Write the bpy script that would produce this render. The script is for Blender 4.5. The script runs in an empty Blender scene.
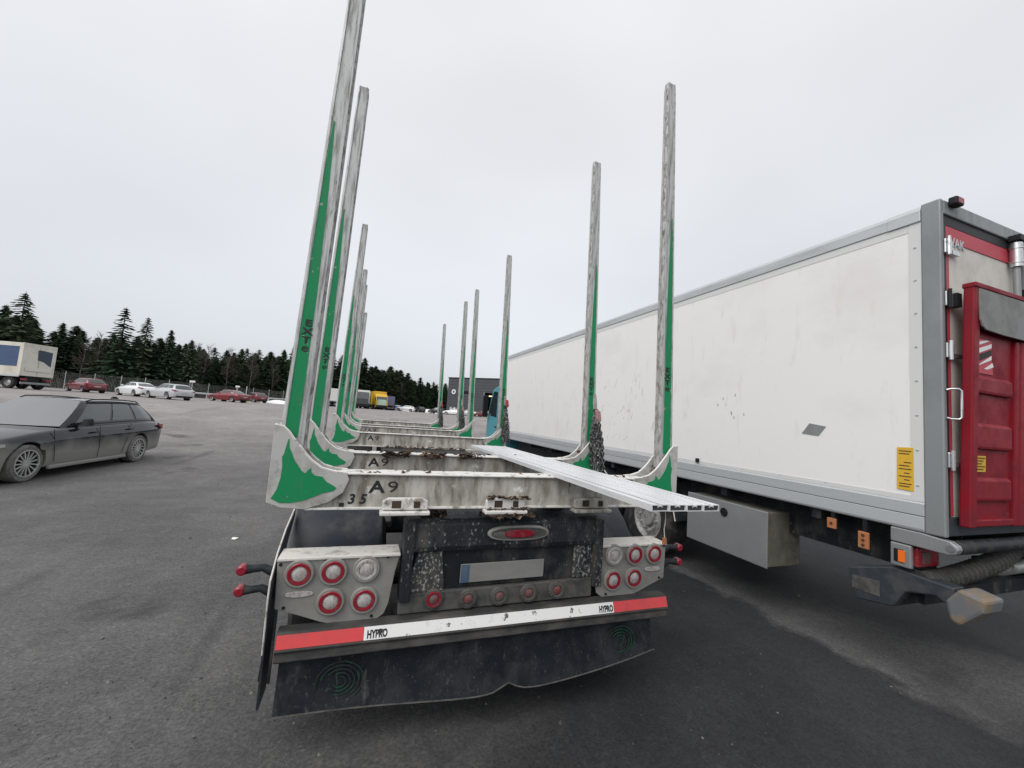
import bpy, bmesh, math, random
from mathutils import Vector, Matrix
R = math.radians
sc = bpy.context.scene
C = sc.collection
random.seed(7)

# ------------------------------------------------------------------ camera
cam = bpy.data.cameras.new("camera"); camo = bpy.data.objects.new("camera", cam); C.objects.link(camo)
CAM = Vector((-0.8742, -2.3428, 1.7880))
yaw, pit, rol, foc = R(19.604), R(4.731), R(4.079), 401.62
F = Vector((math.sin(yaw) * math.cos(pit), math.cos(yaw) * math.cos(pit), math.sin(pit)))
Rt = Vector((math.cos(yaw), -math.sin(yaw), 0)); Up = Rt.cross(F)
r2 = Rt * math.cos(rol) + Up * math.sin(rol); u2 = -Rt * math.sin(rol) + Up * math.cos(rol)
m = Matrix((r2, u2, -F)).transposed().to_4x4(); m.translation = CAM
camo.matrix_world = m
cam.sensor_fit = 'HORIZONTAL'; cam.sensor_width = 36; cam.lens = 36 * foc / 1024
cam.clip_start = 0.05; cam.clip_end = 3000
sc.camera = camo

# ------------------------------------------------------------------ sky, sun, exposure
SUN_EL, SUN_ROT = R(48), R(238)
w = bpy.data.worlds.new("World"); sc.world = w; w.use_nodes = True
nt = w.node_tree; N = nt.nodes; L = nt.links
for n in list(N): N.remove(n)
out = N.new('ShaderNodeOutputWorld')
sky = N.new('ShaderNodeTexSky'); sky.sky_type = 'NISHITA'; sky.sun_disc = False
sky.sun_elevation = SUN_EL; sky.sun_rotation = SUN_ROT; sky.dust_density = 3
hs = N.new('ShaderNodeHueSaturation'); hs.inputs['Saturation'].default_value = .35
L.new(sky.outputs[0], hs.inputs['Color'])
b1 = N.new('ShaderNodeBackground'); b1.inputs[1].default_value = .05; L.new(hs.outputs[0], b1.inputs[0])
tc = N.new('ShaderNodeTexCoord')
sp = N.new('ShaderNodeSeparateXYZ'); L.new(tc.outputs['Generated'], sp.inputs[0])
rp = N.new('ShaderNodeValToRGB'); L.new(sp.outputs[2], rp.inputs[0])
e = rp.color_ramp.elements
e[0].position = 0.0; e[0].color = (.45, .475, .51, 1)
e[1].position = .75; e[1].color = (.74, .745, .755, 1)
x = rp.color_ramp.elements.new(.22); x.color = (.55, .565, .595, 1)
x = rp.color_ramp.elements.new(.45); x.color = (.66, .67, .69, 1)
mp = N.new('ShaderNodeMapping'); mp.inputs['Scale'].default_value = (1.2, 1.2, 2.6); L.new(tc.outputs['Generated'], mp.inputs[0])
nz = N.new('ShaderNodeTexNoise'); nz.inputs['Scale'].default_value = 1.0; nz.inputs['Detail'].default_value = 2.5; nz.inputs['Roughness'].default_value = .5
L.new(mp.outputs[0], nz.inputs['Vector'])
mr = N.new('ShaderNodeMapRange'); mr.inputs[1].default_value = .3; mr.inputs[2].default_value = .7
mr.inputs[3].default_value = .90; mr.inputs[4].default_value = 1.12
L.new(nz.outputs['Fac'], mr.inputs[0])
mx = N.new('ShaderNodeMix'); mx.data_type = 'RGBA'; mx.blend_type = 'MULTIPLY'; mx.inputs[0].default_value = 1
L.new(rp.outputs[0], mx.inputs[6]); L.new(mr.outputs[0], mx.inputs[7])
b2 = N.new('ShaderNodeBackground'); b2.inputs[1].default_value = .93; L.new(mx.outputs[2], b2.inputs[0])
ad = N.new('ShaderNodeAddShader'); L.new(b1.outputs[0], ad.inputs[0]); L.new(b2.outputs[0], ad.inputs[1])
L.new(ad.outputs[0], out.inputs[0])
sun = bpy.data.lights.new("sun", 'SUN'); so = bpy.data.objects.new("sun", sun); C.objects.link(so)
sun.energy = 1.5; sun.angle = R(50); sun.color = (1, .965, .92)
sd = Vector((math.sin(SUN_ROT) * math.cos(SUN_EL), math.cos(SUN_ROT) * math.cos(SUN_EL), math.sin(SUN_EL)))
so.rotation_euler = sd.to_track_quat('Z', 'Y').to_euler(); so.location = (0, 0, 30)
sc.view_settings.view_transform = 'Standard'; sc.view_settings.look = 'None'
sc.view_settings.exposure = 0.12; sc.view_settings.gamma = 1
sc.render.engine = 'CYCLES'

# ------------------------------------------------------------------ materials
def mat(name, col, rough=.6, metal=0.0, dirt=None, bump=None, spec=.5, emit=None, alpha=None, layers=()):
    """dirt layers: (colour, low, high, noise scale, (sx,sy,sz))"""
    M = bpy.data.materials.new(name); M.use_nodes = True
    nt = M.node_tree; N = nt.nodes; L = nt.links; b = N['Principled BSDF']
    b.inputs['Roughness'].default_value = rough; b.inputs['Metallic'].default_value = metal
    b.inputs['Specular IOR Level'].default_value = spec
    b.inputs['Base Color'].default_value = (*col, 1)
    ls = list(layers)
    if dirt: ls.insert(0, dirt)
    tc = N.new('ShaderNodeTexCoord'); prev = None
    for k, (dc, lo, hi, scl, st) in enumerate(ls):
        mp = N.new('ShaderNodeMapping'); mp.inputs['Scale'].default_value = st
        mp.inputs['Location'].default_value = (k * 3.1, k * 1.7, k * .9)
        L.new(tc.outputs['Object'], mp.inputs[0])
        nz = N.new('ShaderNodeTexNoise'); nz.inputs['Scale'].default_value = scl; nz.inputs['Detail'].default_value = 6; nz.inputs['Roughness'].default_value = .65
        L.new(mp.outputs[0], nz.inputs['Vector'])
        mr = N.new('ShaderNodeMapRange'); mr.inputs[1].default_value = lo; mr.inputs[2].default_value = hi
        L.new(nz.outputs['Fac'], mr.inputs[0])
        mx = N.new('ShaderNodeMix'); mx.data_type = 'RGBA'; L.new(mr.outputs[0], mx.inputs[0])
        if prev is None: mx.inputs[6].default_value = (*col, 1)
        else: L.new(prev, mx.inputs[6])
        mx.inputs[7].default_value = (*dc, 1); prev = mx.outputs[2]
        if k == 0:
            rr = N.new('ShaderNodeMapRange'); rr.inputs[3].default_value = rough; rr.inputs[4].default_value = min(1, rough + .35)
            L.new(mr.outputs[0], rr.inputs[0]); L.new(rr.outputs[0], b.inputs['Roughness'])
    if prev is not None: L.new(prev, b.inputs['Base Color'])
    if bump:
        nb = N.new('ShaderNodeTexNoise'); nb.inputs['Scale'].default_value = bump[0]; nb.inputs['Detail'].default_value = 5
        L.new(tc.outputs['Object'], nb.inputs['Vector'])
        bp = N.new('ShaderNodeBump'); bp.inputs['Strength'].default_value = bump[1]; bp.inputs['Distance'].default_value = bump[2]
        L.new(nb.outputs['Fac'], bp.inputs['Height']); L.new(bp.outputs[0], b.inputs['Normal'])
    if emit:
        b.inputs['Emission Color'].default_value = (*emit[0], 1); b.inputs['Emission Strength'].default_value = emit[1]
    return M

MUD = (.16, .145, .125); BROWN = (.085, .065, .048)
WHITE_DIRTY = mat('dirty_white_paint', (.50, .485, .44), .5, dirt=((.175, .158, .128), .38, .66, 3.0, (5, 5, 1.2)), layers=[((.085, .065, .045), .60, .70, 8, (3, 3, .5)), ((.33, .30, .25), .52, .66, 5, (1, 1, 1)), ((.72, .72, .69), .60, .7, 9, (1, 1, 1))], bump=(60, .15, .002))
FLANGE = mat('worn_white_flange', (.66, .65, .62), .5, dirt=((.17, .14, .11), .53, .68, 14, (1, 1, 1)), bump=(50, .2, .002))
STAKE = mat('stake_aluminium', (.50, .51, .505), .42, .25, dirt=((.19, .185, .175), .46, .68, 5, (9, 9, .7)), layers=[((.12, .10, .085), .61, .72, 14, (3, 3, .8))], bump=(40, .2, .002))
STAKE_IN = mat('scraped_stake_side', (.40, .395, .38), .55, .2, dirt=((.15, .14, .13), .45, .66, 16, (3, 3, 1)), layers=[((.075, .06, .05), .6, .68, 26, (2, 2, .6))], bump=(60, .5, .004))
SOCKET = mat('worn_grey_socket', (.47, .47, .45), .5, dirt=((.24, .225, .20), .46, .7, 6, (1, 1, 1)), layers=[((.10, .08, .06), .66, .74, 22, (1, 1, .6)), ((.66, .66, .64), .58, .72, 10, (1, 1, 1))], bump=(60, .2, .002))
GREEN = mat('green_paint', (.008, .235, .088), .5, dirt=((.07, .17, .10), .56, .78, 9, (4, 4, 1)), spec=.3, layers=[((.36, .37, .35), .665, .69, 13, (1.5, 1, .8)), ((.03, .05, .035), .66, .74, 22, (3, 1, .6))])
BLACK_PRINT = mat('black_print', (.012, .014, .016), .6)
GREY_PLATE = mat('grey_lamp_plate', (.25, .25, .235), .5, dirt=((.20, .19, .17), .42, .68, 8, (1, 1, 1)), bump=(90, .15, .001))
LIP = mat('pale_lip', (.62, .60, .56), .5, dirt=((.25, .21, .17), .52, .72, 12, (1, 1, 1)))
CHASSIS = mat('dark_chassis_paint', (.014, .017, .021), .5, spec=.22, dirt=((.07, .066, .06), .47, .7, 7, (1, 1, .6)), layers=[((.30, .29, .27), .66, .72, 30, (1, 1, .7))], bump=(70, .3, .003))
SPLAT = mat('mud_splattered_panel', (.016, .019, .024), .5, spec=.22, dirt=((.085, .083, .078), .45, .72, 5, (1.5, 1, .5)), layers=[((.26, .255, .245), .575, .66, 70, (1, 1, .5)), ((.018, .021, .026), .46, .58, 5, (1.3, 1, .6))], bump=(80, .5, .004))
SPLAT_D = mat('thick_mud_spray', (.016, .019, .024), .6, spec=.22, dirt=((.09, .088, .082), .42, .7, 6, (1.5, 1, .6)), layers=[((.30, .295, .285), .53, .60, 60, (1, 1, .7))], bump=(80, .5, .004))
BUMPER = mat('dirty_bumper_steel', (.040, .040, .040), .6, spec=.25, dirt=((.105, .098, .088), .45, .7, 7, (.5, 1, 1)), bump=(60, .3, .002))
MUDGREY = mat('mud_grey_metal', (.095, .093, .088), .65, spec=.22, dirt=((.05, .05, .05), .45, .65, 10, (1, 1, 1)), bump=(70, .3, .002))
RUBBER = mat('black_rubber', (.02, .022, .026), .55, spec=.22, dirt=((.085, .083, .078), .5, .75, 5, (1, 1, 1.6)), bump=(40, .2, .003))
FLAPM = mat('rubber_mudflap', (.011, .014, .019), .42, spec=.22, dirt=((.040, .042, .044), .42, .75, 3.2, (1.4, 1.4, 1.4)), layers=[((.11, .108, .10), .60, .76, 20, (1, 1, .22)), ((.085, .083, .078), .60, .70, 70, (1, 1, .9)), ((.008, .010, .014), .54, .68, 5, (1.6, 1, .9))], bump=(30, .25, .004))
HOSE = mat('dusty_hose', (.04, .04, .038), .6, dirt=((.085, .083, .077), .45, .65, 12, (1, 1, 1)))
TYRE = mat('tyre_rubber', (.022, .022, .023), .75, spec=.22, dirt=((.10, .095, .085), .5, .75, 8, (1, 1, 1)), bump=(60, .4, .004))
FENDER = mat('plastic_mudguard', (.025, .030, .04), .38, spec=.22, dirt=((.09, .088, .084), .52, .76, 5, (1, 1, 1)))
RIM = mat('steel_rim', (.42, .42, .41), .45, .5, dirt=((.12, .11, .10), .5, .7, 12, (1, 1, 1)))
CHROME = mat('bright_metal', (.62, .63, .64), .3, .9, dirt=((.3, .29, .27), .55, .75, 20, (1, 1, 1)))
LENS_RED = mat('red_lens', (.25, .012, .025), .22, dirt=((.16, .06, .06), .5, .75, 20, (1, 1, 1)))
LENS_WHITE = mat('clear_lens', (.46, .44, .42), .22, dirt=((.28, .26, .245), .45, .62, 60, (1.6, 1, .8)), bump=(220, .7, .003))
LENS_PINK = mat('dull_red_lens', (.17, .05, .05), .4, dirt=((.11, .09, .085), .42, .62, 14, (1, 1, 1)))
RED_TAPE = mat('red_reflective_tape', (.62, .055, .06), .4, dirt=((.40, .07, .07), .5, .8, 14, (1, 1, 1)))
WHITE_TAPE = mat('white_reflective_tape', (.76, .76, .75), .4, dirt=((.09, .085, .08), .61, .64, 12, (1, 1, 1.2)), layers=[((.45, .44, .42), .58, .74, 7, (1, 1, 1))])
PLATE = mat('smeared_number_plate', (.235, .232, .225), .5, dirt=((.17, .165, .16), .42, .75, 2.5, (1, 1, 3)))
PLATE_BLUE = mat('plate_blue_band', (.05, .10, .17), .5, dirt=((.12, .14, .17), .45, .7, 12, (1, 1, 1)))
BARK = mat('brown_bark', (.065, .040, .025), .9, dirt=((.035, .025, .02), .4, .6, 20, (1, 1, 1)))
BARK_PALE = mat('pale_wood_chip', (.22, .14, .085), .85)
TUBE_AL = mat('pale_aluminium_profile', (.74, .75, .765), .36, .3, dirt=((.50, .51, .52), .5, .8, 4, (8, .6, 8)))
SHADE_PLUG = mat('dark_shade_plug', (.03, .035, .035), .7)
BOXW = mat('white_box_panel', (.80, .792, .785), .42, dirt=((.70, .68, .66), .48, .78, .9, (1, .8, 1.0)), layers=[((.56, .53, .50), .655, .74, 3, (1, 1.6, .5)), ((.68, .645, .61), .58, .78, 4, (1, 2.0, .5))])
SCUFF = mat('scuff_mark', (.40, .37, .36), .6)
ALU = mat('weathered_aluminium', (.52, .545, .56), .45, .4, dirt=((.42, .44, .45), .45, .75, 3, (1, .6, 4)))
ALU_D = mat('grey_post', (.27, .29, .29), .5, .35, dirt=((.21, .22, .22), .45, .7, 3, (2, 2, .5)))
RIVETED = mat('pale_grey_strip', (.62, .63, .62), .5)
SEAL = mat('black_seal', (.018, .02, .023), .6)
DOORW = mat('dusty_white_door', (.60, .585, .54), .55, dirt=((.44, .425, .385), .45, .7, 3, (1, 1, .8)), bump=(160, .12, .001))
REDP = mat('red_paint', (.23, .006, .016), .5, spec=.3, dirt=((.15, .012, .022), .45, .72, 4, (1, 1, 1)), layers=[((.30, .10, .10), .66, .78, 16, (1, 1, 1))])
RED_EDGE = mat('red_door_border', (.47, .045, .07), .5)
PLATFORM_GREY = mat('grey_platform_plate', (.21, .215, .208), .55, .2, dirt=((.19, .19, .185), .45, .7, 6, (1, 1, 1)), layers=[((.50, .50, .48), .70, .76, 10, (1, 1, 1))], bump=(80, .2, .001))
YELLOW_ST = mat('yellow_sticker', (.66, .40, .03), .5)
POST_G = mat('satin_grey_post', (.26, .275, .28), .45, .3, dirt=((.18, .19, .195), .42, .7, 1.2, (1, 1, .6)))
BOX_GREY = mat('galvanised_toolbox', (.34, .355, .365), .36, .5, dirt=((.27, .275, .275), .45, .7, 4, (1, 1, 1)))
BOX_OLIVE = mat('dusty_toolbox_end', (.15, .145, .115), .7, dirt=((.09, .085, .07), .4, .65, 5, (1, 1, 1)))
ORANGE = mat('orange_marker', (.40, .15, .06), .5, dirt=((.35, .16, .08), .5, .7, 20, (1, 1, 1)))
AMBER = mat('amber_lamp', (.85, .17, .02), .3)
LIFTBLUE = mat('blue_grey_arm', (.032, .040, .050), .45, dirt=((.06, .06, .06), .5, .7, 6, (1, 1, 1)))
BEIGE = mat('worn_arm_end', (.135, .145, .155), .45, dirt=((.20, .15, .10), .46, .60, 9, (1, 1, 1)))
TEAL = mat('teal_cab_paint', (.045, .27, .33), .35)
GLASS = mat('dark_glass', (.022, .032, .036), .03)
GLASS_S = mat('windscreen_glass', (.10, .108, .115), .03)
DARK = mat('dark_trim', (.014, .015, .017), .5, spec=.22)
CHAIN = mat('galvanised_chain', (.30, .31, .32), .4, .7, dirt=((.05, .045, .04), .42, .56, 30, (1, 1, 1)))
STRAP_PINK = mat('faded_pink_strap', (.42, .24, .23), .75, dirt=((.2, .15, .14), .45, .65, 20, (1, 1, 1)))
STRAP_RED = mat('faded_red_strap', (.42, .05, .06), .7)
SNOW = mat('snow', (.80, .81, .83), .8, bump=(8, .4, .05))
PAPER = mat('white_paper', (.75, .75, .74), .8)

# ------------------------------------------------------------------ mesh helper
class MB:
    def __init__(s): s.v = []; s.f = []; s.m = []
    def add(s, vs, fs, mi=0):
        b = len(s.v); s.v += [tuple(p) for p in vs]; s.f += [tuple(b + i for i in f) for f in fs]; s.m += [mi] * len(fs); return s
    def box(s, x0, x1, y0, y1, z0, z1, mi=0, M=None):
        vs = [Vector((x, y, z)) for z in (z0, z1) for y in (y0, y1) for x in (x0, x1)]
        if M: vs = [M @ p for p in vs]
        return s.add(vs, [(0, 2, 3, 1), (4, 5, 7, 6), (0, 1, 5, 4), (2, 6, 7, 3), (0, 4, 6, 2), (1, 3, 7, 5)], mi)
    def prism(s, poly, ax, a, b, mi=0):
        n = len(poly)
        def P(p, t):
            return {'x': (t, p[0], p[1]), 'y': (p[0], t, p[1]), 'z': (p[0], p[1], t)}[ax]
        vs = [P(p, a) for p in poly] + [P(p, b) for p in poly]
        return s.add(vs, [tuple(range(n)), tuple(range(2 * n - 1, n - 1, -1))] + [(i, i + n, (i + 1) % n + n, (i + 1) % n) for i in range(n)], mi)
    def cyl(s, p0, p1, r0, r1=None, n=16, mi=0, caps=True):
        p0 = Vector(p0); p1 = Vector(p1); r1 = r0 if r1 is None else r1
        d = (p1 - p0).normalized(); a = d.orthogonal().normalized(); b = d.cross(a)
        vs = []
        for p, r in ((p0, r0), (p1, r1)):
            for k in range(n):
                t = 2 * math.pi * k / n; vs.append(p + (a * math.cos(t) + b * math.sin(t)) * r)
        fs = [(k, (k + 1) % n, (k + 1) % n + n, k + n) for k in range(n)]
        if caps: fs += [tuple(range(n - 1, -1, -1)), tuple(range(n, 2 * n))]
        return s.add(vs, fs, mi)
    def tube(s, pts, r, n=8, mi=0, closed=False):
        pts = [Vector(p) for p in pts]; m_ = len(pts); vs = []; ref = None
        for i, p in enumerate(pts):
            if closed: d = (pts[(i + 1) % m_] - pts[i - 1]).normalized()
            else: d = (pts[min(i + 1, m_ - 1)] - pts[max(i - 1, 0)]).normalized()
            a = d.orthogonal().normalized() if ref is None else (ref - d * ref.dot(d)).normalized()
            ref = a; b = d.cross(a); rr = r[i] if isinstance(r, (list, tuple)) else r
            for k in range(n):
                t = 2 * math.pi * k / n; vs.append(p + (a * math.cos(t) + b * math.sin(t)) * rr)
        fs = []
        for i in range(m_ if closed else m_ - 1):
            j = (i + 1) % m_
            fs += [(i * n + k, i * n + (k + 1) % n, j * n + (k + 1) % n, j * n + k) for k in range(n)]
        if not closed: fs += [tuple(range(n - 1, -1, -1)), tuple(range((m_ - 1) * n, m_ * n))]
        return s.add(vs, fs, mi)
    def lathe(s, c, axis, prof, n=32, mi=0, closed=True):
        """prof: (offset along axis, radius)"""
        c = Vector(c); d = Vector(axis).normalized(); a = d.orthogonal().normalized(); b = d.cross(a); vs = []
        for h, r in prof:
            for k in range(n):
                t = 2 * math.pi * k / n; vs.append(c + d * h + (a * math.cos(t) + b * math.sin(t)) * r)
        q = len(prof); fs = []
        for i in range(q if closed else q - 1):
            j = (i + 1) % q
            fs += [(i * n + k, i * n + (k + 1) % n, j * n + (k + 1) % n, j * n + k) for k in range(n)]
        return s.add(vs, fs, mi)
    def loft(s, rings, mi=0, cap=True, closed=True):
        n = len(rings[0]); vs = [p for r in rings for p in r]; fs = []
        for i in range(len(rings) - 1):
            for k in range(n if closed else n - 1):
                fs.append((i * n + k, i * n + (k + 1) % n, (i + 1) * n + (k + 1) % n, (i + 1) * n + k))
        if cap: fs += [tuple(range(n - 1, -1, -1)), tuple(range((len(rings) - 1) * n, len(rings) * n))]
        return s.add(vs, fs, mi)
    def mesh(s, name, mats, smooth=None, recalc=True):
        me = bpy.data.meshes.new(name); me.from_pydata(s.v, [], s.f)
        for M in (mats if isinstance(mats, (list, tuple)) else [mats]): me.materials.append(M)
        if any(s.m): me.polygons.foreach_set('material_index', s.m)
        if recalc:
            bm = bmesh.new(); bm.from_mesh(me); bmesh.ops.recalc_face_normals(bm, faces=bm.faces); bm.to_mesh(me); bm.free()
        if smooth is not None:
            me.shade_smooth(); me.set_sharp_from_angle(angle=R(smooth))
        me.update(); return me
    def build(s, name, mats, parent=None, smooth=None, bevel=0, loc=None, seg=2, recalc=True):
        o = bpy.data.objects.new(name, s.mesh(name, mats, smooth, recalc)); C.objects.link(o)
        if parent: o.parent = parent
        if loc: o.location = loc
        if bevel:
            b = o.modifiers.new('bevel', 'BEVEL'); b.width = bevel; b.segments = seg; b.limit_method = 'ANGLE'; b.angle_limit = R(35)
        return o

def tag(o, label=None, cat=None, group=None, kind=None):
    for k, v in (('label', label), ('category', cat), ('group', group), ('kind', kind)):
        if v: o[k] = v
    return o
def thing(name, label, cat, loc=(0, 0, 0), rz=0, group=None):
    o = bpy.data.objects.new(name, None); C.objects.link(o); o.location = loc; o.rotation_euler = (0, 0, rz)
    o.empty_display_size = .2
    return tag(o, label, cat, group)
KIDS = {}
def kids(o): return [c for c in bpy.data.objects if c.parent == o]
def copy_tree(o, parent=None):
    c = o.copy(); C.objects.link(c)
    if parent: c.parent = parent
    for ch in kids(o): copy_tree(ch, c)
    return c
def text_obj(s, size, M, name, material, parent, depth=.0012, wide=1.0, bold=0.0, align='LEFT'):
    cu = bpy.data.curves.new('lettering', 'FONT'); cu.body = s; cu.size = size; cu.extrude = depth; cu.offset = bold
    cu.align_x = align; cu.resolution_u = 3
    t = bpy.data.objects.new('tmp', cu); C.objects.link(t)
    bpy.context.view_layer.update()
    me = bpy.data.meshes.new_from_object(t.evaluated_get(bpy.context.evaluated_depsgraph_get()))
    bpy.data.objects.remove(t)
    me.name = 'lettering'; me.transform(M @ Matrix.Diagonal((wide, 1, 1, 1)))
    me.materials.clear(); me.materials.append(material)
    o = bpy.data.objects.new(name, me); C.objects.link(o)
    if parent: o.parent = parent
    return o
def face_rear(x, y, z): return Matrix(((1, 0, 0, x), (0, 0, -1, y), (0, 1, 0, z), (0, 0, 0, 1)))     # print on a face looking to -Y
def face_left(x, y, z): return Matrix(((0, 0, -1, x), (-1, 0, 0, y), (0, 1, 0, z), (0, 0, 0, 1)))    # print on a face looking to -X

# ------------------------------------------------------------------ ground
def ss(a, b, x):
    t = max(0, min(1, (x - a) / (b - a))); return t * t * (3 - 2 * t)
def gz(x, y):
    D = math.hypot(x - CAM.x, y - CAM.y)
    return 1.15 * ss(14, 34, D) + .25 * ss(34, 90, D)
g = MB()
radii = [0, 1, 2, 4, 6, 8, 10, 12, 14, 16, 18, 20, 22, 24, 26, 28, 30, 32, 34, 38, 44, 50, 60, 70, 80, 90, 120, 200, 400, 900]
NA = 96; vs = [(CAM.x, CAM.y, 0)]
for r_ in radii[1:]:
    for k in range(NA):
        t = 2 * math.pi * k / NA; X, Y = CAM.x + r_ * math.cos(t), CAM.y + r_ * math.sin(t); vs.append((X, Y, gz(X, Y)))
fs = [(0, 1 + k, 1 + (k + 1) % NA) for k in range(NA)]
for i in range(len(radii) - 2):
    for k in range(NA):
        a = 1 + i * NA; b = a + NA
        fs.append((a + k, b + k, b + (k + 1) % NA, a + (k + 1) % NA))
g.add(vs, fs)
def asphalt():
    M = bpy.data.materials.new('asphalt'); M.use_nodes = True
    nt = M.node_tree; N = nt.nodes; L = nt.links; b = N['Principled BSDF']
    tc = N.new('ShaderNodeTexCoord'); P = tc.outputs['Object']
    def noise(scale, det=5, st=(1, 1, 1), rough=.6):
        mp = N.new('ShaderNodeMapping'); mp.inputs['Scale'].default_value = st; L.new(P, mp.inputs[0])
        n = N.new('ShaderNodeTexNoise'); n.inputs['Scale'].default_value = scale; n.inputs['Detail'].default_value = det; n.inputs['Roughness'].default_value = rough
        L.new(mp.outputs[0], n.inputs['Vector']); return n.outputs['Fac']
    def rng(s, a, b_, c=0, d=1):
        m_ = N.new('ShaderNodeMapRange'); m_.inputs[1].default_value = a; m_.inputs[2].default_value = b_; m_.inputs[3].default_value = c; m_.inputs[4].default_value = d
        L.new(s, m_.inputs[0]); return m_.outputs[0]
    def mixc(f, a, b_):
        x = N.new('ShaderNodeMix'); x.data_type = 'RGBA'
        if isinstance(f, float): x.inputs[0].default_value = f
        else: L.new(f, x.inputs[0])
        for k, c in ((6, a), (7, b_)):
            if isinstance(c, tuple): x.inputs[k].default_value = (*c, 1)
            else: L.new(c, x.inputs[k])
        return x.outputs[2]
    def math_(op, a, b_):
        x = N.new('ShaderNodeMath'); x.operation = op
        for k, c in ((0, a), (1, b_)):
            if isinstance(c, (int, float)): x.inputs[k].default_value = c
            else: L.new(c, x.inputs[k])
        return x.outputs[0]
    xyz = N.new('ShaderNodeSeparateXYZ'); L.new(P, xyz.inputs[0]); X, Y = xyz.outputs[0], xyz.outputs[1]
    # wetness and painted shade by the vehicles, dry box-side strip, painted sheen further off
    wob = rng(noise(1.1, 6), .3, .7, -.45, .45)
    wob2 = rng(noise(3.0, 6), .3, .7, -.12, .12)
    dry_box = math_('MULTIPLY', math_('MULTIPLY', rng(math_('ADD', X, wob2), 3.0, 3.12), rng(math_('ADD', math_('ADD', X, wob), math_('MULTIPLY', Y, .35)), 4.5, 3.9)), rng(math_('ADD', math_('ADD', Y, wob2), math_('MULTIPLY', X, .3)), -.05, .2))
    damp_shade_l = rng(math_('ADD', math_('ADD', X, wob), math_('MULTIPLY', Y, -.12)), -1.9, .4)  # left ground stays paler, its stronger skylight painted into the colour
    damp_shade_f = rng(math_('ADD', Y, wob), 16, 9)
    damp_shade = math_('MULTIPLY', math_('MULTIPLY', damp_shade_l, damp_shade_f), math_('SUBTRACT', 1.0, math_('MULTIPLY', dry_box, .75)))
    stain = rng(noise(.55, 5), .42, .62)
    tracks = rng(noise(.35, 5, (1, .25, 1)), .46, .66)
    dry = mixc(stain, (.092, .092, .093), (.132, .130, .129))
    far = rng(math_('ADD', Y, math_('MULTIPLY', X, -.25)), 7, 26)  # far yard paler: grazing sky reflection painted into the colour
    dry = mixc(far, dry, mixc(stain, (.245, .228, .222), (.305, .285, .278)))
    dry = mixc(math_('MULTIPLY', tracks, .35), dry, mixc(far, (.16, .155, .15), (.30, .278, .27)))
    col = mixc(damp_shade, dry, mixc(stain, (.022, .0235, .0255), (.036, .037, .039)))  # wet asphalt, with the near-black shade under the lorry painted in
    oil = math_('MULTIPLY', rng(noise(.9, 4, rough=.55), .60, .70), rng(noise(.23, 2), .45, .6))
    col = mixc(math_('MULTIPLY', oil, .55), col, (.030, .030, .031))
    tyre = math_('MULTIPLY', rng(noise(.5, 3, (2.6, .22, 1)), .60, .70), rng(noise(.3, 2), .4, .6))
    col = mixc(math_('MULTIPLY', tyre, .40), col, (.045, .045, .046))
    dust = math_('MULTIPLY', math_('MULTIPLY', rng(math_('ADD', Y, wob2), -.52, -.30), rng(math_('ADD', Y, wob2), .25, -.10)), math_('MULTIPLY', rng(math_('ADD', X, wob), -1.5, -1.0), rng(math_('ADD', X, wob), .5, -.2)))
    col = mixc(math_('MULTIPLY', math_('MULTIPLY', dust, rng(noise(4, 5), .38, .62)), .55), col, (.13, .125, .118))
    agg = noise(48, 6, rough=.82)
    col2 = N.new('ShaderNodeMix'); col2.data_type = 'RGBA'; col2.blend_type = 'MULTIPLY'; col2.inputs[0].default_value = 1
    L.new(col, col2.inputs[6])
    L.new(math_('MULTIPLY', math_('MULTIPLY', rng(agg, .34, .68, .48, 1.48), rng(noise(14, 4, rough=.75), .3, .7, .80, 1.20)), rng(noise(2.6, 6, rough=.7), .3, .7, .86, 1.14)), col2.inputs[7])
    fleck = rng(noise(60, 2, rough=.9), .70, .76)
    col3 = mixc(math_('MULTIPLY', fleck, .45), col2.outputs[2], (.24, .235, .225))
    chip = math_('MULTIPLY', math_('MULTIPLY', rng(noise(21, 5, rough=.75), .60, .68), rng(noise(1.1, 4), .50, .60)), math_('SUBTRACT', 1.0, math_('MULTIPLY', damp_shade, .8)))
    col3 = mixc(math_('MULTIPLY', chip, .75), col3, (.28, .268, .25))
    dark = math_('MULTIPLY', rng(noise(9, 5, rough=.7), .66, .73), rng(noise(.8, 3), .5, .6))
    col3 = mixc(math_('MULTIPLY', dark, .8), col3, (.03, .03, .031))
    L.new(col3, b.inputs['Base Color'])
    L.new(rng(damp_shade, 0, 1, .88, .74), b.inputs['Roughness'])
    b.inputs['Specular IOR Level'].default_value = .25
    bp = N.new('ShaderNodeBump'); bp.inputs['Strength'].default_value = .8; bp.inputs['Distance'].default_value = .012
    L.new(agg, bp.inputs['Height']); L.new(bp.outputs[0], b.inputs['Normal'])
    return M
go = g.build('ground', asphalt(), smooth=60); tag(go, 'worn grey asphalt yard, wet beside the parked vehicles, with shade under them painted in', kind='structure')

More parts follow.
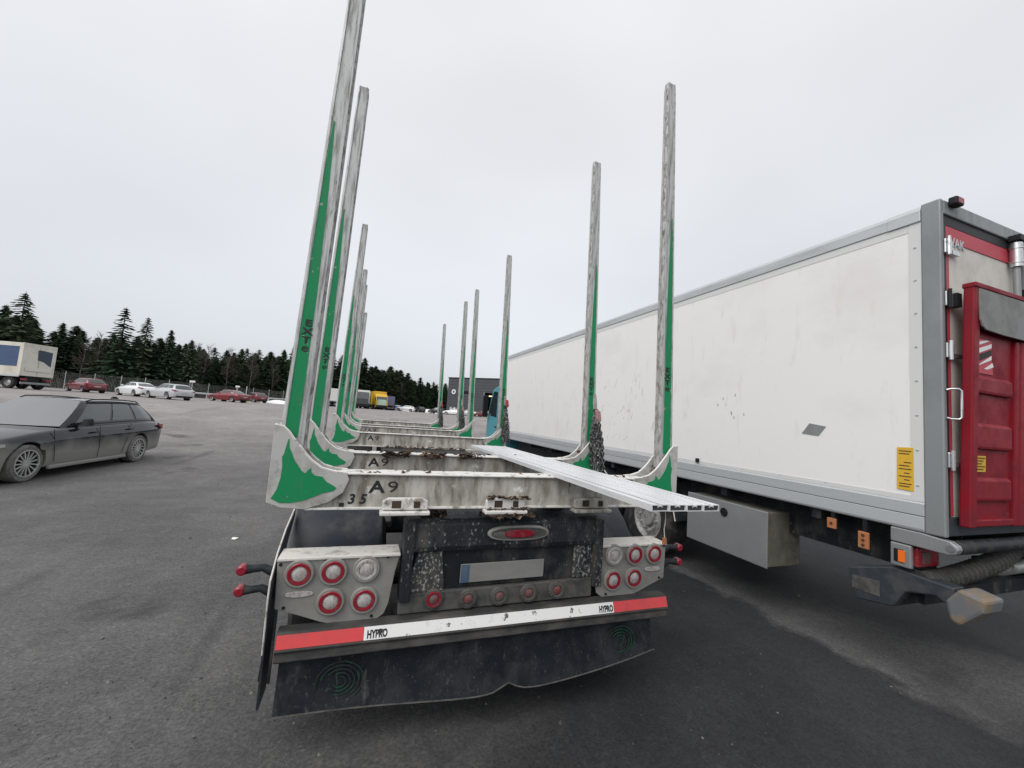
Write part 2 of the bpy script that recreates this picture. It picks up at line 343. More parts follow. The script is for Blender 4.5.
# ------------------------------------------------------------------ timber trailer
tr = thing('timber_trailer', 'empty timber trailer with tall green and white stakes, seen from its rear', 'timber trailer')
BY = [.055, 1.14, 3.88, 5.98, 7.03, 9.86]
wing = [(-1.313, 1.265), (-1.313, 1.662), (-1.272, 1.655), (-1.243, 1.628), (-1.212, 1.585), (-1.185, 1.555), (-1.15, 1.512), (-1.12, 1.482), (-1.07, 1.445), (-1.0, 1.425), (-.94, 1.42),
        (-.925, 1.385), (-.95, 1.315), (-1.02, 1.262), (-1.131, 1.228), (-1.244, 1.237)]
decal = [(-1.292, 1.285), (-1.27, 1.33), (-1.258, 1.39), (-1.256, 1.45), (-1.262, 1.50), (-1.254, 1.515), (-1.250, 1.545), (-1.242, 1.59), (-1.238, 1.595), (-1.232, 1.545), (-1.222, 1.53), (-1.208, 1.495), (-1.197, 1.475), (-1.185, 1.46), (-1.165, 1.43), (-1.145, 1.415), (-1.135, 1.432),
         (-1.12, 1.445), (-1.115, 1.42), (-1.095, 1.405), (-1.06, 1.40), (-1.04, 1.375), (-1.0, 1.352), (-.985, 1.34), (-1.0, 1.325), (-1.06, 1.31), (-1.10, 1.29), (-1.15, 1.272), (-1.20, 1.262), (-1.25, 1.262)]
mir = lambda P: [(-x, z) for x, z in P]
def stake_rings(sgn):
    rings = []
    for z, wd, dp, xo in ((1.24, .130, .066, -1.292), (1.7, .128, .066, -1.288), (3.0, .112, .06, -1.245), (4.44, .090, .052, -1.196), (4.50, .078, .050, -1.190)):
        ch = .012
        prof = [(0, ch), (ch, 0), (.16 * wd, 0), (.19 * wd, .006), (.72 * wd, .006), (.75 * wd, 0), (wd - ch, 0), (wd, ch), (wd, dp * .35), (wd - .005, dp * .4), (wd - .005, dp * .6), (wd, dp * .65), (wd, dp - ch), (wd - ch, dp), (ch, dp), (0, dp - ch)]
        rings.append([(sgn * -(xo + px) if sgn > 0 else xo + px, .02 + py, z) for px, py in prof])
    return rings
def stripe(sgn):
    vs = []
    for z, a, b_ in ((1.60, -1.268, -1.204), (2.4, -1.246, -1.189), (3.0, -1.226, -1.190), (3.40, -1.205, -1.197)):
        for xx in (a, b_):
            for yy in (.0235, .0255): vs.append((xx * -sgn, yy, z))
    fs = []
    for i in range(3):
        a = i * 4; fs += [(a, a + 2, a + 6, a + 4), (a + 1, a + 5, a + 7, a + 3), (a, a + 4, a + 5, a + 1), (a + 2, a + 3, a + 7, a + 6)]
    fs += [(0, 1, 3, 2), (12, 14, 15, 13)]
    return MB().add(vs, fs)
proto = MB()
proto.box(-1.12, 1.12, .022, .128, 1.232, 1.41)
bol = proto.build('bolster', WHITE_DIRTY, tr, loc=(0, BY[0], 0))
fl = MB(); fl.box(-1.05, 1.05, .0, .150, 1.4115, 1.421); fl.box(-1.13, 1.13, .0, .150, 1.222, 1.234)
fl.build('flange', FLANGE, bol, bevel=.003)
for sgn in (-1, 1):
    P = wing if sgn < 0 else mir(wing)
    wg = MB(); wg.prism(P, 'y', -.004, .008); wg.prism(P, 'y', .120, .132)
    wg.build('stake_socket', SOCKET, bol, bevel=.003)
    ed = MB(); xo = 1.3135 * sgn
    ed.box(min(xo, xo - sgn * .012), max(xo, xo - sgn * .012), .008, .12, 1.266, 1.655); ed.build('socket_side', STAKE, bol)
    for yy in (.002, .126):
        MB().tube([(x, yy, z + .001) for x, z in P[1:11]], .0075, 6).build('socket_lip', FLANGE, bol, smooth=50)
    MB().prism(decal if sgn < 0 else mir(decal), 'y', -.0065, -.0045).build('green_marking', GREEN, bol)
    rings = stake_rings(sgn); sk = MB(); sk.loft(rings)
    me_ = sk.build('stake', [STAKE, STAKE_IN], bol)
    for p in me_.data.polygons:
        if p.normal.x * -sgn > .5: p.material_index = 1
    stripe(sgn).build('green_stripe', GREEN, bol)
    for k, chx in enumerate('EXTe'):
        zz = 2.205 - k * .047; xc = -1.214 + k * -.0014
        text_obj(chx, .050 if k != 3 else .062, face_rear(xc * -sgn, .0225, zz), 'lettering', BLACK_PRINT, bol, .0008, 1.35, .0022 if k != 3 else .0008, 'CENTER')
text_obj('A', .092, face_rear(-.815, .0205, 1.313), 'lettering', BLACK_PRINT, bol, .001, 1.3, .0025)
text_obj('9', .088, face_rear(-.722, .0205, 1.315), 'lettering', BLACK_PRINT, bol, .001, 1.5, 0)
rb = MB(); rnd = random.Random(3)
def flakes(mb, n, xr, yr, zr, s, rnd):
    for _ in range(n):
        c = Vector((rnd.uniform(*xr), rnd.uniform(*yr), rnd.uniform(*zr)))
        Mx = Matrix.Translation(c) @ Matrix.Rotation(rnd.uniform(0, 6.28), 4, 'Z') @ Matrix.Rotation(rnd.uniform(-.6, .6), 4, 'X') @ Matrix.Rotation(rnd.uniform(-.6, .6), 4, 'Y')
        a = s * rnd.uniform(.5, 1.5); b_ = a * rnd.uniform(.25, .6)
        mb.box(-a, a, -b_, b_, -.1 * a, .12 * a, 0 if rnd.random() < .8 else 1, M=Mx)
for y in BY[1:]:
    c = copy_tree(bol, tr); c.location = (0, y, 0)
# number on the rearmost bolster only
for k, chx in enumerate('35'): text_obj(chx, .074, face_rear(-.925 + k * .060, .0205, 1.252) @ Matrix(((1, .18, 0, 0), (0, 1, 0, 0), (0, 0, 1, 0), (0, 0, 0, 1))), 'lettering', BLACK_PRINT, bol, .001, 1.0, .002)
MB().box(-.965, -.94, .017, .0215, 1.236, 1.256).build('stamp', BLACK_PRINT, bol)
# brackets under the rear bolsters
for i, y in enumerate(BY[:2]):
    for xc, mt in ((-.615, FLANGE), (-.015, FLANGE), (.592, WHITE_DIRTY)):
        b_ = MB(); w_ = .125
        fr = [(xc - w_ + .03, 1.292), (xc + w_ - .03, 1.292), (xc + w_, 1.275), (xc + w_, 1.226), (xc - w_, 1.226), (xc - w_, 1.275)]
        b_.prism(fr, 'y', y - .035, y - .002); b_.box(xc - w_ - .012, xc + w_ + .012, y - .06, y + .02, 1.200, 1.2215)
        p = b_.build('bolster_clamp', mt, tr, bevel=.006)
        MB().box(xc - .075, xc - .025, y - .0375, y - .034, 1.238, 1.278).build('clamp_slot', BARK, p); MB().box(xc + .045, xc + .08, y - .0375, y - .034, 1.238, 1.274).build('clamp_slot', BARK, p)
# frame rails, cross members, drawbar
fr = MB()
for sx in (-1, 1):
    fr.box(sx * .43 - .07, sx * .43 + .07, .22, 11.0, 1.19, 1.205); fr.box(sx * .43 - .07, sx * .43 + .07, .22, 11.0, .90, .915); fr.box(sx * .43 - .008, sx * .43 + .008, .22, 11.0, .915, 1.19)
for y in (.9, 1.8, 2.7, 3.6, 4.6, 5.6, 6.7, 7.7, 8.8, 9.8): fr.box(-.42, .42, y - .05, y + .05, .95, 1.15)
fr.box(-.08, .08, 11.0, 12.6, .85, .98)
fr.build('frame', CHASSIS, tr)
dk = MB()
for y0, y1 in [(a + .17, b_ - .02) for a, b_ in zip(BY[1:], BY[2:])]: dk.box(-.62, .62, y0, y1, 1.195 + .013, 1.222)
dk.build('deck_plate', CHASSIS, tr)
for y0, y1 in ((.24, 1.06),):
    MB().box(-.36, .36, y0 + .05, y1, 1.12, 1.135).build('cover_plate', CHASSIS, tr)
# rear cross member
cm = MB(); cm.prism([(.09, .965), (.075, 1.0), (.085, 1.125), (.12, 1.15), (.24, 1.165), (.24, .965)], 'x', -.585, .70)
cm.build('rear_cross_member', SPLAT, tr, bevel=.008)
for sx, (a, b_) in ((-1, (-.60, -.54)), (1, (.66, .72))):
    MB().prism([(a, .70), (a - .05 * sx * 0, .98), (a, 1.14), (b_, 1.14), (b_, .70)], 'y', .06, .20).build('side_bracket', SPLAT, tr, bevel=.006)
pan = MB(); pan.prism([(-.56, .74), (-.52, .965), (.70, .965), (.68, .75)], 'y', .115, .15); pan.build('rear_panel', CHASSIS, tr, bevel=.004)
for P in ([(-.575, .735), (-.50, .985), (-.37, .985), (-.34, .74)], [(.52, .76), (.52, .985), (.70, .985), (.66, .735)]): MB().prism(P, 'y', .098, .114).build('splash_plate', SPLAT_D, tr, bevel=.004)
pl = MB(); pl.prism([(-.25, .775), (-.25, .885), (.30, .89), (.30, .78)], 'y', .092, .099); plo = pl.build('number_plate', PLATE, tr, bevel=.003)
MB().box(-.247, -.195, .0895, .0915, .779, .881).build('plate_band', PLATE_BLUE, plo)
# oval badge with red lamp
def oval(cx, cz, a, b_, n=32): return [(cx + a * math.copysign(abs(math.cos(t)) ** .7, math.cos(t)), cz + b_ * math.copysign(abs(math.sin(t)) ** .9, math.sin(t))) for t in [2 * math.pi * k / n for k in range(n)]]
ov = MB(); ov.prism(oval(.10, 1.07, .205, .046), 'y', .052, .078); ovo = ov.build('rear_badge', GREY_PLATE, tr, bevel=.006)
MB().prism(oval(.10, 1.07, .185, .034), 'y', .049, .0515).build('badge_face', MUDGREY, ovo)
MB().prism(oval(.10, 1.07, .10, .024), 'y', .040, .0485).build('red_lamp', LENS_RED, ovo, bevel=.004)
text_obj('HYPRO', .034, face_rear(-.068, .0478, 1.059), 'lettering', GREY_PLATE, ovo, .0008, .85)
# lamp bar
lb = MB(); lb.prism([(-.60, .628), (-.60, .735), (.66, .752), (.66, .632)], 'y', .085, .12); lbo = lb.build('lamp_bar', MUDGREY, tr, bevel=.006)
def lamp(parent, x, y, z, r, ring, lens, base=GREY_PLATE, name='tail_lamp'):
    b_ = MB(); b_.lathe((x, y, z), (0, -1, 0), [(0, 0.001), (0, r), (.014, r), (.020, r * .93), (.020, r * .80), (.012, r * .78), (.012, .001)], 28, closed=False)
    o = b_.build(name, base, parent, smooth=40)
    q = MB(); q.lathe((x, y - .006, z), (0, -1, 0), [(0, r * .80), (.013, r * .80), (.018, r * .74), (.017, r * .56), (.008, r * .54), (0, r * .54)], 28); q.build('lens_ring', ring, parent if False else o, smooth=40)
    c_ = MB(); c_.lathe((x, y - .006, z), (0, -1, 0), [(0, r * .535), (.010, r * .535), (.016, r * .40), (.018, .001)], 28, closed=False); c_.build('lens', lens, o, smooth=40)
    return o
for x, z, a, b_ in ((-.402, .705, LENS_RED, LENS_PINK), (-.195, .690, MUDGREY, LENS_PINK), (.002, .690, MUDGREY, LENS_PINK), (.197, .694, MUDGREY, LENS_PINK), (.394, .698, MUDGREY, LENS_PINK)):
    lamp(lbo, x, .085, z, .056, a, b_, MUDGREY, 'marker_lamp')
# lamp plates left and right
lp = [(-1.232, .957), (-.612, .972), (-.635, .86), (-.655, .70), (-.675, .645), (-.72, .612), (-.80, .598), (-.90, .602), (-1.0, .632), (-1.10, .672), (-1.222, .716)]
for sgn in (-1, 1):
    cx = .015
    P = lp if sgn < 0 else [(2 * cx - x, z - (.002 if z > .9 else 0)) for x, z in lp]
    if sgn > 0: P[1] = (.70, .955); P[2] = (.672, .87); P[3] = (.685, .72); P[4] = (.70, .65)
    q = MB(); q.prism(P, 'y', .082, .094); po = q.build('lamp_plate', GREY_PLATE, tr, bevel=.003)
    xa, xb = sorted((P[0][0], P[1][0]))
    q = MB(); q.box(xa, xb, .07, .24, .958, .972) if sgn < 0 else q.box(xa, xb, .07, .24, .948, .962); q.build('plate_lip', LIP, po, bevel=.003)
    for x, z, ring, lens in ((-1.122, .892, LENS_RED, LENS_WHITE), (-.958, .893, LENS_RED, LENS_WHITE), (-.789, .896, LENS_WHITE, LENS_WHITE), (-.957, .737, LENS_RED, LENS_WHITE), (-.786, .732, LENS_RED, LENS_WHITE)):
        X = x if sgn < 0 else 2 * cx - x
        lamp(po, X, .082, z, .072, ring, lens, GREY_PLATE)
    X = -1.112 if sgn < 0 else 2 * cx + 1.118
    q = MB(); q.prism(oval(X, .785, .068, .016, 20), 'y', .074, .0815); q.build('reflector', LENS_WHITE, po, bevel=.003)
    q = MB()
    for bx, bz in ((-1.0, .952), (-.68, .955), (-1.215, .94), (-.74, .64), (-1.18, .72)):
        BX = bx if sgn < 0 else 2 * cx - bx
        q.cyl((BX, .082, bz), (BX, .076, bz), .008, n=8)
    q.build('bolt', DARK, po)
    # rubber stalk lamps
    ex = P[0][0]
    for z0, z1 in ((.875, .905), (.77, .80)):
        q = MB(); q.tube([(ex - sgn * .02, .14, z0), (ex + sgn * .03, .14, z0 + .012), (ex + sgn * .07, .14, z0 + .035), (ex + sgn * .115, .14, z1), (ex + sgn * .150, .14, z1)], [.024, .023, .020, .019, .026], 10)
        so_ = q.build('marker_stalk', RUBBER, tr, smooth=50)
        q = MB(); q.lathe((ex + sgn * .165, .14, z1), (0, 1, 0), [(-.028, .001), (-.028, .018), (-.02, .026), (.02, .026), (.028, .018), (.028, .001)], 16, closed=False); q.cyl((ex + sgn * .150, .14, z1), (ex + sgn * .165, .14, z1), .027, .022, 12)
        q.build('red_lens', LENS_RED, so_, smooth=40)
# mudguards and wheels
for sgn in (-1, 1):
    q = MB(); x0, x1 = sorted((sgn * 1.235, sgn * .70))
    rings = []
    for t in range(-8, 9):
        a = R(90 + t * 10.5); r_ = .635
        y = .98 + r_ * math.cos(a) * 1.0; z = .535 + r_ * math.sin(a)
        y2 = .98 + (r_ - .012) * math.cos(a); z2 = .535 + (r_ - .012) * math.sin(a)
        rings.append([(x0, y, z), (x0 + .02, y + .012 * math.cos(a), z + .012 * math.sin(a)), (x1 - .02, y + .012 * math.cos(a), z + .012 * math.sin(a)), (x1, y, z), (x1, y2, z2), (x0, y2, z2)])
    q.loft(rings); q.build('mudguard', FENDER, tr, smooth=40)
    q = MB() if sgn < 0 else None
    if q: q.prism([(.60, 1.10), (.34, 1.045), (.157, .975), (.03, .88), (.02, .80), (.05, .25), (.22, .25), (.24, .70), (.40, .95), (.60, 1.06)], 'x', sgn * 1.238, sgn * 1.248); q.build('side_valance', FENDER, tr)
    if q: q = MB(); q.tube([(sgn * 1.246, .60, 1.102), (sgn * 1.246, .34, 1.048), (sgn * 1.246, .155, .978), (sgn * 1.246, .026, .882), (sgn * 1.246, .016, .80), (sgn * 1.246, .035, .52)], .0045, 6); q.build('edge_trim', LIP, tr)
    for yc in (.98, 2.32, 8.3, 9.6):
        wq = MB(); wq.lathe((sgn * .93, yc, .50), (sgn, 0, 0), [(-.27, .29), (-.28, .42), (-.25, .485), (-.2, .50), (.2, .50), (.25, .485), (.28, .42), (.27, .29)], 36)
        wo = wq.build('wheel', TYRE, tr, smooth=35)
        q = MB(); q.lathe((sgn * .93, yc, .50), (sgn, 0, 0), [(.26, .29), (.24, .27), (.12, .25), (.11, .12), (.18, .11), (.18, .001)], 28, closed=False)
        for k in range(10):
            t = 2 * math.pi * k / 10; q.cyl((sgn * 1.04, yc + .18 * math.cos(t), .50 + .18 * math.sin(t)), (sgn * 1.075, yc + .18 * math.cos(t), .50 + .18 * math.sin(t)), .017, n=6)
        q.build('rim', RIM, wo, smooth=35)
for yc in (.98, 2.32, 8.3, 9.6): q = MB(); q.cyl((-.85, yc, .5), (.85, yc, .5), .06, n=12); q.box(-.5, -.36, yc - .12, yc + .12, .5, .92); q.box(.36, .5, yc - .12, yc + .12, .5, .92); q.build('axle', CHASSIS, tr)
q = MB()
for sx in (-1.0, -.50, .57, 1.03): MB().box(sx - .03, sx + .03, .117, .21, .50, .90).build('bumper_bracket', CHASSIS, tr)
MB().box(-.62, .70, .13, .19, .53, .625).build('lower_cross_member', CHASSIS, tr)
# underrun bumper
bx0, bx1 = -1.19, 1.222
q = MB(); q.prism([(-.002, .532), (-.012, .548), (-.006, .556), (.014, .618), (.03, .624), (.10, .624), (.115, .60), (.115, .50), (.09, .482), (.01, .482), (-.008, .495)], 'x', bx0, bx1)
bmp = q.build('underrun_bumper', BUMPER, tr, bevel=.004)
def band(x0, x1, m_, name='reflective_strip', inset=0):
    n = Vector((0, -.0625, .02)).normalized() * .0022
    a = Vector((0, -.006, .556)); b_ = Vector((0, .014, .618)); n = Vector((0, -(b_.z - a.z), (b_.y - a.y))).normalized()
    a2 = a + (b_ - a) * .02; b2 = a + (b_ - a) * .98
    pr_ = [(p.y, p.z) for p in (a2 + n * .0008, b2 + n * .0008, b2 + n * .003, a2 + n * .003)]
    return MB().prism(pr_, 'x', x0, x1).build(name, m_, bmp)
band(bx0 + .004, -.775, RED_TAPE); band(-.773, .783, WHITE_TAPE); band(.785, bx1 - .004, RED_TAPE)
th = math.atan2(.02, .062)
for x, sz in ((-.757, .052), (.672, .052)):
    M_ = face_rear(x, .0, .571 - .004) ; base = Matrix.Translation((0, -.0062, 0)) @ M_ 
    base = Matrix.Translation((x, -.0062, .5665)) @ Matrix.Rotation(-th, 4, 'X') @ face_rear(0, 0, 0)
    text_obj('HYPRO', sz, base, 'lettering', BLACK_PRINT, bmp, .0008, .62, .0022)
# mud flap: slightly wavy rubber sheet with a notch
q = MB(); nx = 46; top = []; 
for side in (0, 1):
    for j in range(7):
        for i in range(nx + 1):
            u = i / nx; x = -1.168 + 2.285 * u; v = j / 6
            zb = .235 - .055 * math.sin(min(1, u * 1.9) * math.pi / 2) * (1 if u < .52 else 1) + (.035 * math.exp(-((x - .07) / .05) ** 2)) + (0 if u < .56 else .10 * ((u - .56) / .44) ** 3)
            z = .525 + (zb - .525) * v
            y = .045 + .02 * math.sin(u * 9) * v - .05 * v * v + side * .012 + .03 * v * math.exp(-((x - .07) / .12) ** 2)
            q.v.append((x, y, z))
n1 = 7 * (nx + 1)
for j in range(6):
    for i in range(nx):
        a = j * (nx + 1) + i; q.f.append((a, a + 1, a + nx + 2, a + nx + 1)); q.f.append((n1 + a, n1 + a + nx + 1, n1 + a + nx + 2, n1 + a + 1)); q.m += [0, 0]
for i in range(nx):
    a = 6 * (nx + 1) + i; q.f.append((a, a + 1, n1 + a + 1, n1 + a)); q.m.append(0)
    q.f.append((i, n1 + i, n1 + i + 1, i + 1)); q.m.append(0)
for j in range(6):
    for c_ in (0, nx):
        a = j * (nx + 1) + c_; q.f.append((a, a + nx + 1, n1 + a + nx + 1, n1 + a)); q.m.append(0)
flap = q.build('mud_flap', FLAPM, tr, smooth=60)
q = MB(); q.tube([(-1.168 + 2.285 * i / nx, q_y, q_z) for i, (q_y, q_z) in enumerate([(flap.data.vertices[6 * (nx + 1) + i].co.y - .002, flap.data.vertices[6 * (nx + 1) + i].co.z + .003) for i in range(nx + 1)])], .0045, 5)
q.build('flap_edge', MUDGREY, flap)
EMBLEM = mat('faded_green_emblem', (.016, .075, .040), .6, spec=.2, dirt=((.028, .030, .030), .42, .58, 22, (1, 1, 1)))
for cx, cz in ((-.871, .345), (.862, .345)):
    q = MB()
    for k in range(5):
        r_ = .026 + k * .019; a0 = R(200 + 25 * k); n_ = 18
        q.tube([(cx + r_ * 1.15 * math.cos(a0 + t * R(250) / n_), .026 - .012 * 0, cz + r_ * math.sin(a0 + t * R(250) / n_)) for t in range(n_ + 1)], .0032, 4)
    q.build('emblem', EMBLEM, flap)
q = MB(); q.prism([(-1.30, .225), (-1.24, .20), (-1.24, .62), (-1.275, .62)], 'y', .33, .35); q.build('side_flap', RUBBER, tr)
# ------------------------------------------------------------------ bark debris on the trailer
rnd = random.Random(11); db = MB()
for y0, n_ in ((1.09, 60), (1.36, 160), (1.75, 80), (3.83, 130), (4.13, 60)):
    flakes(db, n_, (-.6, .62), (y0 - .06, y0 + .08), (1.222, 1.245), .018, rnd)
for y0 in (1.36, 4.13, 6.22):
    for xc, n_ in ((-.55, 40), (-.25, 70), (.12, 90), (.40, 60)):
        flakes(db, n_, (xc - .11, xc + .11), (y0 - .03, y0 + .16), (1.225, 1.32), .021, rnd)
for xc in (-.60, -.30, .02, .45):
    flakes(db, 40, (xc - .10, xc + .10), (1.09, 1.137), (1.40, 1.445), .022, rnd)
flakes(db, 60, (-.13, .12), (.005, .04), (1.29, 1.305), .014, rnd); flakes(db, 80, (-.12, .16), (-.01, .05), (1.185, 1.20), .020, rnd)
for xc in (-.45, .1, .38):
    flakes(db, 70, (xc - .13, xc + .13), (1.36, 1.46), (1.23, 1.275), .02, rnd)
flakes(db, 26, (-.50, -.36), (.12, .2), (1.162, 1.185), .020, rnd)
flakes(db, 60, (-.13, .14), (.0, .06), (1.224, 1.234), .010, rnd)
flakes(db, 50, (-.13, .14), (.10, .2), (1.165, 1.180), .016, rnd)
flakes(db, 40, (1.14, 1.27), (.07, .15), (1.44, 1.50), .018, rnd); flakes(db, 40, (1.14, 1.27), (1.16, 1.23), (1.44, 1.50), .018, rnd)
for y in BY[:3]: flakes(db, 26, (-.9, .9), (y + .02, y + .14), (1.422, 1.428), .012, rnd)
tag(db.build('bark_debris', [BARK, BARK_PALE]), 'brown bark scraps and wood chips lying on the trailer frame', kind='stuff')

# ------------------------------------------------------------------ chains hanging on the right stakes
def link_ring(mb, c, M_, a=.026, b_=.013, r=.0052):
    pts = []
    for k in range(8):
        t = 2 * math.pi * k / 8; pts.append(Vector(c) + M_ @ Vector((b_ * math.cos(t), 0, a * math.sin(t))))
    mb.tube(pts, r, 4, closed=True)
def chain(i, y, label, ztop, sw, red):
    rnd = random.Random(20 + i); x0 = 1.245
    root = thing('load_chain', label, 'chain', (x0, y, 1.42), group='chains hung on the right stakes')
    mb = MB()
    for s_ in range(11):
        ang = 2 * math.pi * s_ / 11; bot = -.06 + rnd.uniform(-.03, .05); k = 0; z = ztop - 1.42
        while z > bot:
            t = (ztop - 1.42 - z) / (ztop - 1.42); rad = .012 + sw * min(1, t * 1.6)
            p = (rad * math.cos(ang) + .04 * t, -.01 + rad * .7 * math.sin(ang), z)
            link_ring(mb, p, Matrix.Rotation(ang + (math.pi / 2 if k % 2 else 0) + rnd.uniform(-.3, .3), 3, 'Z') @ Matrix.Rotation(rnd.uniform(-.25, .25), 3, 'Y'))
            z -= .034; k += 1
    mb.build('chain_links', CHAIN, root)
    h = MB(); h.tube([(.0, 0, ztop - 1.43), (-.01, -.005, ztop - 1.34), (-.02, -.008, ztop - 1.25)], [.016, .022, .014], 6); h.build('hook', RIM, root)
    q = MB(); zr = ztop - 1.42 + (.12 if red == 1 else .02)
    q.prism([(-.02, zr), (.028, zr - .01), (.045, zr - .10), (.03, zr - .13), (-.005, zr - .09)], 'y', -.055, -.02); q.build('strap', STRAP_RED if red else STRAP_PINK, root, bevel=.008)
chain(1, BY[1] - .03, 'heavy loop of chain with faded pink strap on second right stake from the rear', 1.90, .052, 0)
chain(2, BY[2] - .03, 'chain with a bright red strap on the third right stake', 1.95, .045, 1)
chain(4, BY[4] - .03, 'dark chain on the right stake in front of white far cars', 1.95, .045, 0)
chain(5, BY[5] - .03, 'chain with a red bundle on the farthest right stake', 1.95, .04, 1)

# ------------------------------------------------------------------ loose aluminium profiles on the bolsters
tp0 = thing('aluminium_profile', '', 'aluminium profile', (.339, -.873, 1.4215), group='aluminium profiles lying across the bolsters')
Wd, Hh, Ln = .0925, .029, 2.95
q = MB(); prof_o = [(0, .004), (.004, 0), (Wd - .004, 0), (Wd, .004), (Wd, Hh - .004), (Wd - .004, Hh), (Wd / 2 + .008, Hh), (Wd / 2 + .006, Hh - .004), (Wd / 2 - .006, Hh - .004), (Wd / 2 - .008, Hh), (.004, Hh), (0, Hh - .004)]
# walls: bottom, sides, two top strips with a slot between, and lips of the slot
wt = .0035
q.box(0, Wd, 0, Ln, 0, wt); q.box(0, wt, .0005, Ln - .0005, wt, Hh); q.box(Wd - wt, Wd, .0005, Ln - .0005, wt, Hh)
q.box(wt, Wd / 2 - .010, .0005, Ln - .0005, Hh - wt, Hh); q.box(Wd / 2 + .010, Wd - wt, .0005, Ln - .0005, Hh - wt, Hh)
q.box(Wd / 2 - .013, Wd / 2 - .010, .001, Ln - .001, Hh - .013, Hh - .0005); q.box(Wd / 2 + .010, Wd / 2 + .013, .001, Ln - .001, Hh - .013, Hh - .0005)
q.box(Wd / 2 - .0095, Wd / 2 + .0095, .001, Ln - .001, Hh - .009, Hh - .0035)
q.build('profile_wall', TUBE_AL, tp0)
MB().box(wt + .0004, Wd - wt - .0004, .006, .009, wt + .0004, Hh - .010).build('shade_plug', SHADE_PLUG, tp0)  # dark plate painting the shade inside the profile's open end
dirv = Vector((-.075, 2.9, 0)); rz = math.atan2(.075, 2.9)
labs = ['white aluminium profile across the bolsters, leftmost of the four', 'white aluminium profile second from left of the four on the bolsters', 'white aluminium profile third from left of the four on the bolsters', 'white aluminium profile across the bolsters, rightmost of the four']
for k in range(4):
    o = tp0 if k == 0 else copy_tree(tp0)
    o.location = (.339 + .0935 * k, -.873 - .004 * k, 1.4215); o.rotation_euler = (0, 0, rz - .003 * k); o['label'] = labs[k]

# ------------------------------------------------------------------ box lorry beside the trailer
bt = thing('box_lorry', 'white box lorry with a red folded tail lift, parked right of the timber trailer', 'lorry')
X0, YR, YF, XR = 3.009, -.685, 9.02, 5.46
MB().box(X0, XR, -.572, YF, 1.30, 3.60).build('body_panel', BOXW, bt)
q = MB(); q.box(X0 - .004, X0 + .02, -.572, -.495, 1.384, 3.518); ro = q.build('rear_strip', RIVETED, bt)
q = MB()
for z in [1.50 + .26 * k for k in range(8)]: q.cyl((X0 - .004, -.535, z), (X0 - .010, -.535, z), .010, .006, 8)
for y in [.1 + .42 * k for k in range(20)]: q.cyl((X0 - .0005, y, 1.41), (X0 - .006, y, 1.41), .009, .005, 6)
tag(q.build('rivet', ALU, ro), kind='stuff')
MB().box(X0 - .003, X0 + .02, -.494, YF, 3.455, 3.518).build('upper_strip', RIVETED, bt)
MB().box(X0 - .003, X0 + .02, -.494, YF, 1.384, 1.42).build('lower_strip', RIVETED, bt)
q = MB(); q.prism([(X0 - .012, 3.52), (X0 - .014, 3.60), (X0 + .0, 3.632), (X0 + .05, 3.642), (X0 + .3, 3.645), (X0 + .3, 3.56), (X0 + .02, 3.52)], 'y', -.36, YF + .01); q.build('roof_rail', ALU, bt, bevel=.004)
q = MB(); q.prism([(X0 - .016, 3.517), (X0 - .018, 3.60), (X0 + .0, 3.637), (X0 + .05, 3.648), (X0 + .3, 3.65), (X0 + .3, 3.56), (X0 + .02, 3.517)], 'y', -.574, -.362); q.build('roof_rail_end', ALU, bt, bevel=.004)
MB().box(X0 + .3, XR - .02, -.57, YF, 3.6005, 3.640).build('roof', ALU, bt)
q = MB(); q.prism([(X0 - .010, 1.283), (X0 - .010, 1.368), (X0 - .003, 1.381), (X0 + .02, 1.381), (X0 + .02, 1.283)], 'y', -.573, YF); q.build('side_rail', ALU, bt, bevel=.003)
q = MB(); q.prism([(X0 - .013, 1.178), (X0 - .016, 1.19), (X0 - .013, 1.278), (X0 + .03, 1.278), (X0 + .03, 1.17), (X0 - .004, 1.168)], 'y', -.573, YF); q.build('side_rail', ALU, bt, bevel=.003)
MB().box(X0 - .002, X0 + .01, -.57, YF, 1.2785, 1.2825).build('rail_gap', SEAL, bt)
q = MB(); q.box(X0 - .014, X0 + .030, -.690, -.5745, 1.165, 3.645); q.build('corner_post', POST_G, bt, bevel=.010)
q = MB(); q.box(X0 + .032, XR - .1, -.690, -.6, 3.535, 3.642); q.build('rear_header', ALU_D, bt, bevel=.008)
q = MB(); q.box(XR - .10, XR, -.690, -.5745, 1.165, 3.66); q.build('corner_post', ALU_D, bt, bevel=.012)
MB().box(X0 + .02, XR - .02, -.68, -.575, 1.17, 1.30).build('rear_sill', LIFTBLUE, bt, bevel=.006)
for x0, x1 in ((X0 + .036, 4.262), (4.268, XR - .102)):
    d = MB().box(x0, x1, -.668, -.60, 1.302, 3.533).build('rear_door', DOORW, bt)
    q = MB(); q.box(x0 + .002, x0 + .044, -.676, -.6685, 1.304, 3.531); q.build('door_seal', SEAL, d)
    q = MB(); q.box(x0 + .0445, x1 - .002, -.676, -.6685, 3.462, 3.531); q.build('door_seal', SEAL, d)
    q = MB(); q.box(x0 + .045, x1 - .04, -.674, -.6685, 3.345, 3.459); q.build('door_border', RED_EDGE, d)
    q = MB(); q.box(x0 + .045, x0 + .085, -.674, -.6685, 1.31, 3.344); q.build('door_border', RED_EDGE, d)
    if x0 < 4:
        text_obj('VAK', .10, face_rear(3.15, -.6755, 3.315), 'lettering', ALU, d, .001, 1.0, .002)
